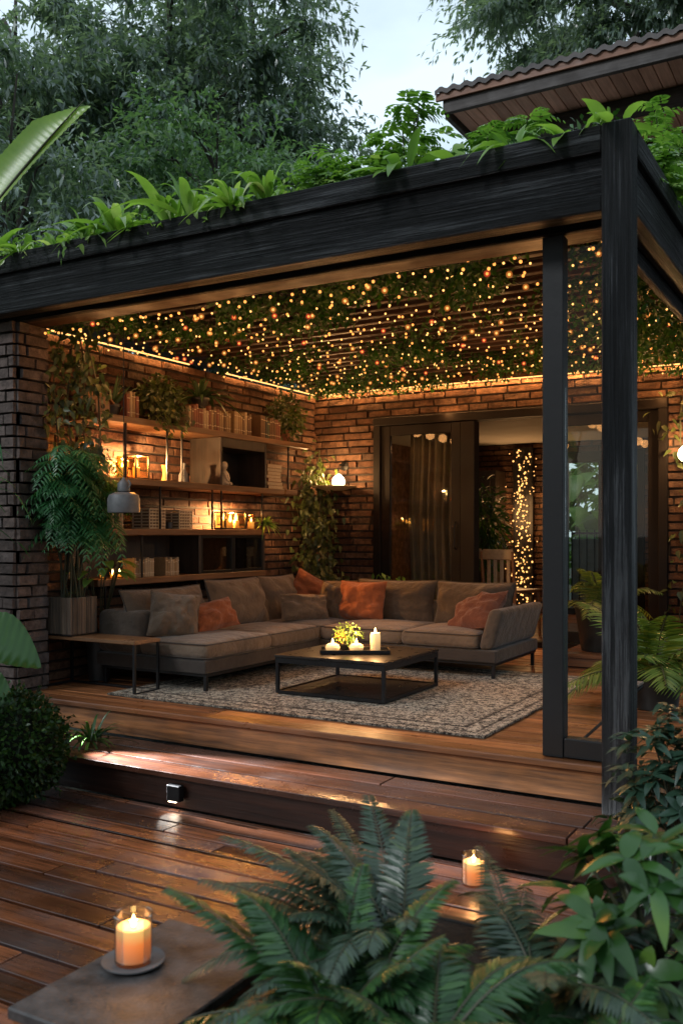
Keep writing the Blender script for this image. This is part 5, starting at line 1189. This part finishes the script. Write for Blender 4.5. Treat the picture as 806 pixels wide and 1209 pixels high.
# ------------------------------------------------------------------ trees
def tree(c, hgt, cr, cz, label, seed, mat, nclump=90, leaf=(.10, .165), lw=(.034, .058), per=230, name='tree', droop=.5, trunk=.16, group='trees behind the pergola', branches=9):
    t = thing(name, c, label, 'tree', group); rg = np.random.default_rng(seed); m = MB(); fb = FB()
    base = np.array(c, float); cen = base + np.array([0, 0, cz]); top = base + np.array([rg.uniform(-.3, .3), rg.uniform(-.3, .3), hgt])
    tp = [base, base + (top - base) * .33 + rg.normal(0, .12, 3), base + (top - base) * .66 + rg.normal(0, .15, 3), top]; m.tube([tuple(p) for p in tp], [trunk, trunk * .75, trunk * .45, trunk * .12], 9)
    ends = []
    for k in range(nclump):
        d = rvec(1, rg)[0]; q = rg.uniform(.35, 1.0) ** .5; e = cen + d * np.array(cr) * q; ends.append((e, d))
        if k < branches * 3:
            z = max(base[2] + hgt * .2, min(top[2], e[2] - abs(rg.normal(.8, .4)))); f = (z - base[2]) / hgt; s = base + (top - base) * f; mid = s * .5 + e * .5 + np.array([0, 0, .25])
            m.tube([tuple(s), tuple(mid), tuple(e)], [trunk * .32, trunk * .18, .012], 6)
    for e, d in ends:
        n = int(per * 1.7 * rg.uniform(.6, 1.3)); nt = max(4, n // 14); R = rg.uniform(.45, .9)
        az = rg.uniform(0, 6.28, nt); el = rg.uniform(-.5, .8, nt); tl_ = rg.uniform(.4, 1.0, nt) * R * 1.3
        T = np.stack([np.cos(az) * np.cos(el), np.sin(az) * np.cos(el), np.sin(el)], 1) + d * .35
        s = rg.uniform(0.1, 1, (nt, 14)); P = e + T[:, None, :] * (tl_[:, None] * s)[:, :, None]; P[:, :, 2] -= droop * tl_[:, None] * s ** 2
        P = P.reshape(-1, 3) + rg.normal(0, .02, (nt * 14, 3)); D = np.repeat(T, 14, 0) * .6 + rvec(nt * 14, rg) * .8; D[:, 2] -= .55
        fb.leaves(P, D, np.array([0, 0, 1.]) + rvec(nt * 14, rg) * .6, rg.uniform(leaf[0], leaf[1], nt * 14), rg.uniform(lw[0], lw[1], nt * 14), .2, 2, 'oval', .1, False)
    m.build('trunk', MT['bark'], t, True); fb.build('crown', mat, t)
G = -.16
tree((-10.4, 8.7, G), 9.0, (2.3, 2.3, 3.3), 6.0, 'dark tree filling the upper left corner', 201, MT['lf_tree2'], 120, per=185)
tree((-9.2, 10.9, G), 9.6, (2.2, 2.2, 3.5), 6.4, 'dense dark tree behind the middle of the left beam', 202, MT['lf_tree'], 130, per=215)
tree((-8.95, 12.2, G), 11.6, (1.6, 1.4, 4.4), 7.8, 'feathery tree bordering the left side of the sky gap', 203, MT['lf_tree2'], 110, per=200)
tree((-12.6, 12.8, G), 11., (3.0, 3.0, 4.0), 6.8, 'far dark tree between the two left trees', 204, MT['lf_tree2'], 110, per=130)
tree((-12.2, 15.6, G), 12., (2.4, 2.4, 4.2), 7.4, 'distant tree seen behind the feathery tree', 205, MT['lf_tree2'], 100, per=130)
tree((-3.7, 16.7, G), 15., (2.5, 2.5, 4.4), 11.0, 'large tree rising behind the tiled eave', 206, MT['lf_tree2'], 150, per=430)
tree((-.4, 17.5, G), 15., (3.2, 3.0, 4.6), 11.2, 'broad tree at the upper right corner behind the eave', 207, MT['lf_tree2'], 150, per=380)
tree((-6.75, 8.35, G), 6.3, (.95, .95, .75), 5.45, 'smaller bright green tree just above the left part of the roof', 208, MT['lf_treeb'], 42, (.07, .11), (.03, .045), 200, branches=6, trunk=.07)
tree((-7.1, 6.2, G), 6., (.8, .8, 1.1), 4.3, 'lower dark tree right behind the banana leaf', 209, MT['lf_tree2'], 40, (.08, .13), (.025, .04), 200, branches=6, trunk=.07)
tree((-7.6, 10.6, G), 6., (1.2, 1.1, 1.2), 4.6, 'lower dark tree rising behind the bare stretch of beam', 210, MT['lf_tree'], 50, (.08, .13), (.025, .04), 220, branches=6, trunk=.07)
tree((-9.0, 5.2, G), 8., (1.6, 1.6, 2.6), 5.4, 'tree at the far left edge beyond the garden wall', 211, MT['lf_tree'], 80, per=220)
# garden beyond the far window
t = thing('garden_palm', (-3.45, 12.9, G), 'big-leaved green plant outside the far window', 'plant'); fb = FB(); m = MB(); rg = np.random.default_rng(300)
for k in range(34):
    az = k * 2.4; el = rg.uniform(.2, 1.35); D = (math.cos(az) * math.cos(el), math.sin(az) * math.cos(el), math.sin(el)); big_leaf(fb, (-3.45 + rg.uniform(-.3, .5), 12.9 + rg.uniform(-.2, .4), rg.uniform(.5, 1.9)), D, rg.uniform(.6, 1.1), .26, .5, (0, -.5, 1))
m.tube([(-3.45, 12.9, G), (-3.45, 12.9, 1.2)], [.06, .04], 10); m.build('trunk', MT['stem'], t); fb.build('leaves', MT['lf_lush'], t)
shrub('garden_shrub', (-3.2, 14.6, G), (2.0, .8, 4.2), 700, (.16, .26), (.05, .09), MT['lf_lush'], 'leafy shrub farther out beyond the far window', 301)
t = thing('garden_gate', (-3.2, 12.2, G), 'pale panel gate with dark upright bars outside the far window', 'gate'); m = MB(); m.box(-3.5, -2.6, 12.24, 12.27, .35, 1.30, 0, .004); m.build('panel', m_plain('pale_panel', (.5, .55, .58), None, .6), t); m = MB()
for k in range(10): m.box(-3.5 + .1 * k, -3.485 + .1 * k, 12.20, 12.215, G + .01, 1.42)
m.box(-3.5, -2.585, 12.216, 12.232, 1.36, 1.39); m.box(-3.5, -2.585, 12.216, 12.232, .3, .33); m.build('bars', MT['blackmetal'], t)

# ------------------------------------------------------------------ foreground: slab table, candles, lamps
t = thing('slab_table', (-1.5, 1.7, .0), 'low table with a mottled grey stone top in the bottom left corner', 'table'); m = MB()
m.box(-1.70, -1.315, 1.44, 2.0, .272, .300, 0, .004); m.build('top', MT['stone'], t); m = MB()
m.box(-1.69, -1.325, 1.45, 1.475, .225, .2715); m.box(-1.69, -1.325, 1.965, 1.99, .225, .2715); m.box(-1.69, -1.665, 1.476, 1.964, .225, .2715); m.box(-1.35, -1.325, 1.476, 1.964, .225, .2715); m.build('rim_frame', MT['patio'], t)
for x in (-1.69, -1.35):
    for y in (1.45, 1.965):
        m = MB(); m.box(x, x + .025, y, y + .025, .0015, .2245, 0, .003); m.build('leg', MT['blackmetal'], t)
def glass_candle(c, label, energy, r=.047, hgt=.118, saucer=True):
    t = thing('glass_candle', c, label, 'candle', 'glass candles on the deck'); x, y, z = c; z0 = z
    if saucer:
        m = MB(); m.lathe([(.0005, .001), (.06, .001), (.078, .008), (.078, .011), (.06, .005), (.0005, .005)], c, 32); m.build('saucer', MT['ceramic_grey'], t, True); z0 = z + .0055
    m = MB(); m.lathe([(r * .95, .0), (r, .006), (r, hgt), (r - .003, hgt + .001), (r - .003, .006), (.0005, .006)], (x, y, z0), 32); m.build('glass', MT['jar'], t, True)
    m = MB(); m.lathe([(r - .005, .008), (r - .005, hgt * .74), (r - .009, hgt * .76), (.010, hgt * .68), (.0005, hgt * .67)], (x, y, z0), 28); w = m.build('wax', MT['wax'], t, True)
    m = MB(); m.tube([(x + r * math.cos(a), y + r * math.sin(a), z0 + hgt) for a in np.linspace(0, 2 * math.pi, 33)], .0022, 6, cap=False); m.build('rim', MT['jar'], t, True)
    m = MB(); flame(m, (x, y, z0 + hgt * .70), .8); m.build('flame', MT['flame'], w, True)
    point_light('candle_light', (x, y, z0 + hgt * .70 + .055), energy * 1.3, (1., .45, .15), .010, t)
glass_candle((-1.60, 1.745, .3005), 'lit orange candle in a glass on the grey stone table', 1.2)
glass_candle((-1.36, 3.40, .0005), 'lit orange candle in a glass on the deck behind the ferns', 1.2, saucer=False)
# step lamp
t = thing('step_lamp', (-3.005, 3.598, .075), 'small black square lamp set in the step riser', 'step lamp'); m = MB(); lx0 = -3.045
m.box(lx0, lx0 + .08, 3.555, 3.597, .045, .125, 0, .004); m.build('housing', MT['blackmetal'], t); m = MB(); m.box(lx0 + .012, lx0 + .058, 3.555, 3.59, .0425, .0445); m.build('lens', MT['lampwarm'], t)
l = bpy.data.lights.new('step_spot', 'SPOT'); l.energy = .8; l.color = (1., .9, .8); l.spot_size = rad(140); l.spot_blend = 1.; l.shadow_soft_size = .06
o = bpy.data.objects.new('step_spot', l); COL.objects.link(o); o.parent = t; o.location = Vector((-3.005, 3.535, .05)) - t.location; o.rotation_euler = (rad(-32), 0, 0)
# garden spot at left
t = thing('garden_spot', (-4.33, 3.62, -.02), 'tiny white garden spotlight between the big leaves and the clipped bush', 'spotlight'); m = MB(); m.tube([(-4.33, 3.62, -.03), (-4.33, 3.62, .43)], .006, 6); m.build('spike', MT['blackmetal'], t)
m = MB(); m.tube([(-4.36, 3.62, .475), (-4.32, 3.625, .455), (-4.295, 3.628, .445)], [.014, .022, .024], 12); m.build('head', MT['blackmetal'], t, True); m = MB(); m.lathe([(.0005, -.012), (.012, -.008), (.014, 0), (.0005, .012)], (-4.288, 3.629, .442), 10); m.build('lens', MT['coldlamp'], t, True)
l = bpy.data.lights.new('garden_spot_light', 'SPOT'); l.energy = 4000; l.color = (.93, .96, 1.); l.spot_size = rad(24); l.spot_blend = .8; l.shadow_soft_size = .015
o = bpy.data.objects.new('garden_spot_light', l); COL.objects.link(o); o.parent = t; o.location = Vector((-4.26, 3.635, .45)) - t.location
o.rotation_euler = (Vector((-3.20, 3.72, .18)) - Vector((-4.26, 3.635, .45))).to_track_quat('-Z', 'Y').to_euler()

# ------------------------------------------------------------------ sky, sun, camera
w = bpy.data.worlds.new('World'); SC.world = w; w.use_nodes = True; nt = w.node_tree; nt.nodes.clear()
out = nt.nodes.new('ShaderNodeOutputWorld'); bg = nt.nodes.new('ShaderNodeBackground'); sky = nt.nodes.new('ShaderNodeTexSky'); sky.sky_type = 'NISHITA'; sky.sun_disc = False
sky.sun_elevation = rad(9); sky.sun_rotation = rad(200); sky.air_density = 1.4; sky.dust_density = 1.5; sky.ozone_density = 3.5
tc = nt.nodes.new('ShaderNodeTexCoord'); mp = nt.nodes.new('ShaderNodeMapping'); mp.inputs['Scale'].default_value = (1.6, 1.6, 4.0); nt.links.new(tc.outputs['Generated'], mp.inputs[0])
nz = nt.nodes.new('ShaderNodeTexNoise'); nz.inputs['Scale'].default_value = 2.2; nz.inputs['Detail'].default_value = 8; nt.links.new(mp.outputs[0], nz.inputs['Vector'])
rp = nt.nodes.new('ShaderNodeValToRGB'); rp.color_ramp.elements[0].position = .42; rp.color_ramp.elements[0].color = (0.7, .7, .7, 1); rp.color_ramp.elements[1].position = .66; rp.color_ramp.elements[1].color = (.95, .95, .95, 1); nt.links.new(nz.outputs[0], rp.inputs[0])
mx = nt.nodes.new('ShaderNodeMix'); mx.data_type = 'RGBA'; nt.links.new(rp.outputs[0], mx.inputs[0]); nt.links.new(sky.outputs[0], mx.inputs[6]); mx.inputs[7].default_value = (8.4, 10.2, 11.6, 1)
dt = nt.nodes.new('ShaderNodeVectorMath'); dt.operation = 'DOT_PRODUCT'; dt.inputs[1].default_value = (-.25, .83, .5); nt.links.new(tc.outputs['Generated'], dt.inputs[0])
mr = nt.nodes.new('ShaderNodeMapRange'); nt.links.new(dt.outputs['Value'], mr.inputs[0])
for i_, v_ in enumerate((-.6, .85, .5, 1.12)): mr.inputs[i_ + 1].default_value = v_
vm = nt.nodes.new('ShaderNodeVectorMath'); vm.operation = 'SCALE'; nt.links.new(mx.outputs[2], vm.inputs[0]); nt.links.new(mr.outputs[0], vm.inputs['Scale'])
nt.links.new(vm.outputs[0], bg.inputs[0]); bg.inputs[1].default_value = .104; nt.links.new(bg.outputs[0], out.inputs[0])
sl = bpy.data.lights.new('sun', 'SUN'); sl.energy = 1.5; sl.angle = rad(14); sl.color = (.95, .97, 1.)
so = bpy.data.objects.new('sun', sl); COL.objects.link(so); so.rotation_euler = (rad(52), 0, rad(-25))

cam = bpy.data.cameras.new('camera'); co = bpy.data.objects.new('camera', cam); COL.objects.link(co); co.location = (0, 0, 1.37); co.rotation_euler = (rad(90), 0, rad(29.9))
cam.sensor_fit = 'VERTICAL'; cam.sensor_height = 36; cam.lens = 1095 / 1209 * 36; cam.shift_y = 25.5 / 1209; cam.clip_end = 1500; cam.clip_start = .05
cam.dof.use_dof = True; cam.dof.focus_distance = 6.0; cam.dof.aperture_fstop = 3.6
SC.camera = co
SC.view_settings.view_transform = 'Standard'; SC.view_settings.look = 'None'; SC.view_settings.exposure = 0; SC.view_settings.gamma = 1
SC.render.engine = 'CYCLES'; cy = SC.cycles
cy.use_denoising = True; cy.denoiser = 'OPENIMAGEDENOISE'; cy.use_light_tree = True; cy.max_bounces = 7; cy.diffuse_bounces = 3; cy.glossy_bounces = 3; cy.transmission_bounces = 6; cy.transparent_max_bounces = 12
cy.sample_clamp_indirect = 4; cy.sample_clamp_direct = 0; cy.caustics_reflective = False; cy.caustics_refractive = False; cy.blur_glossy = .5
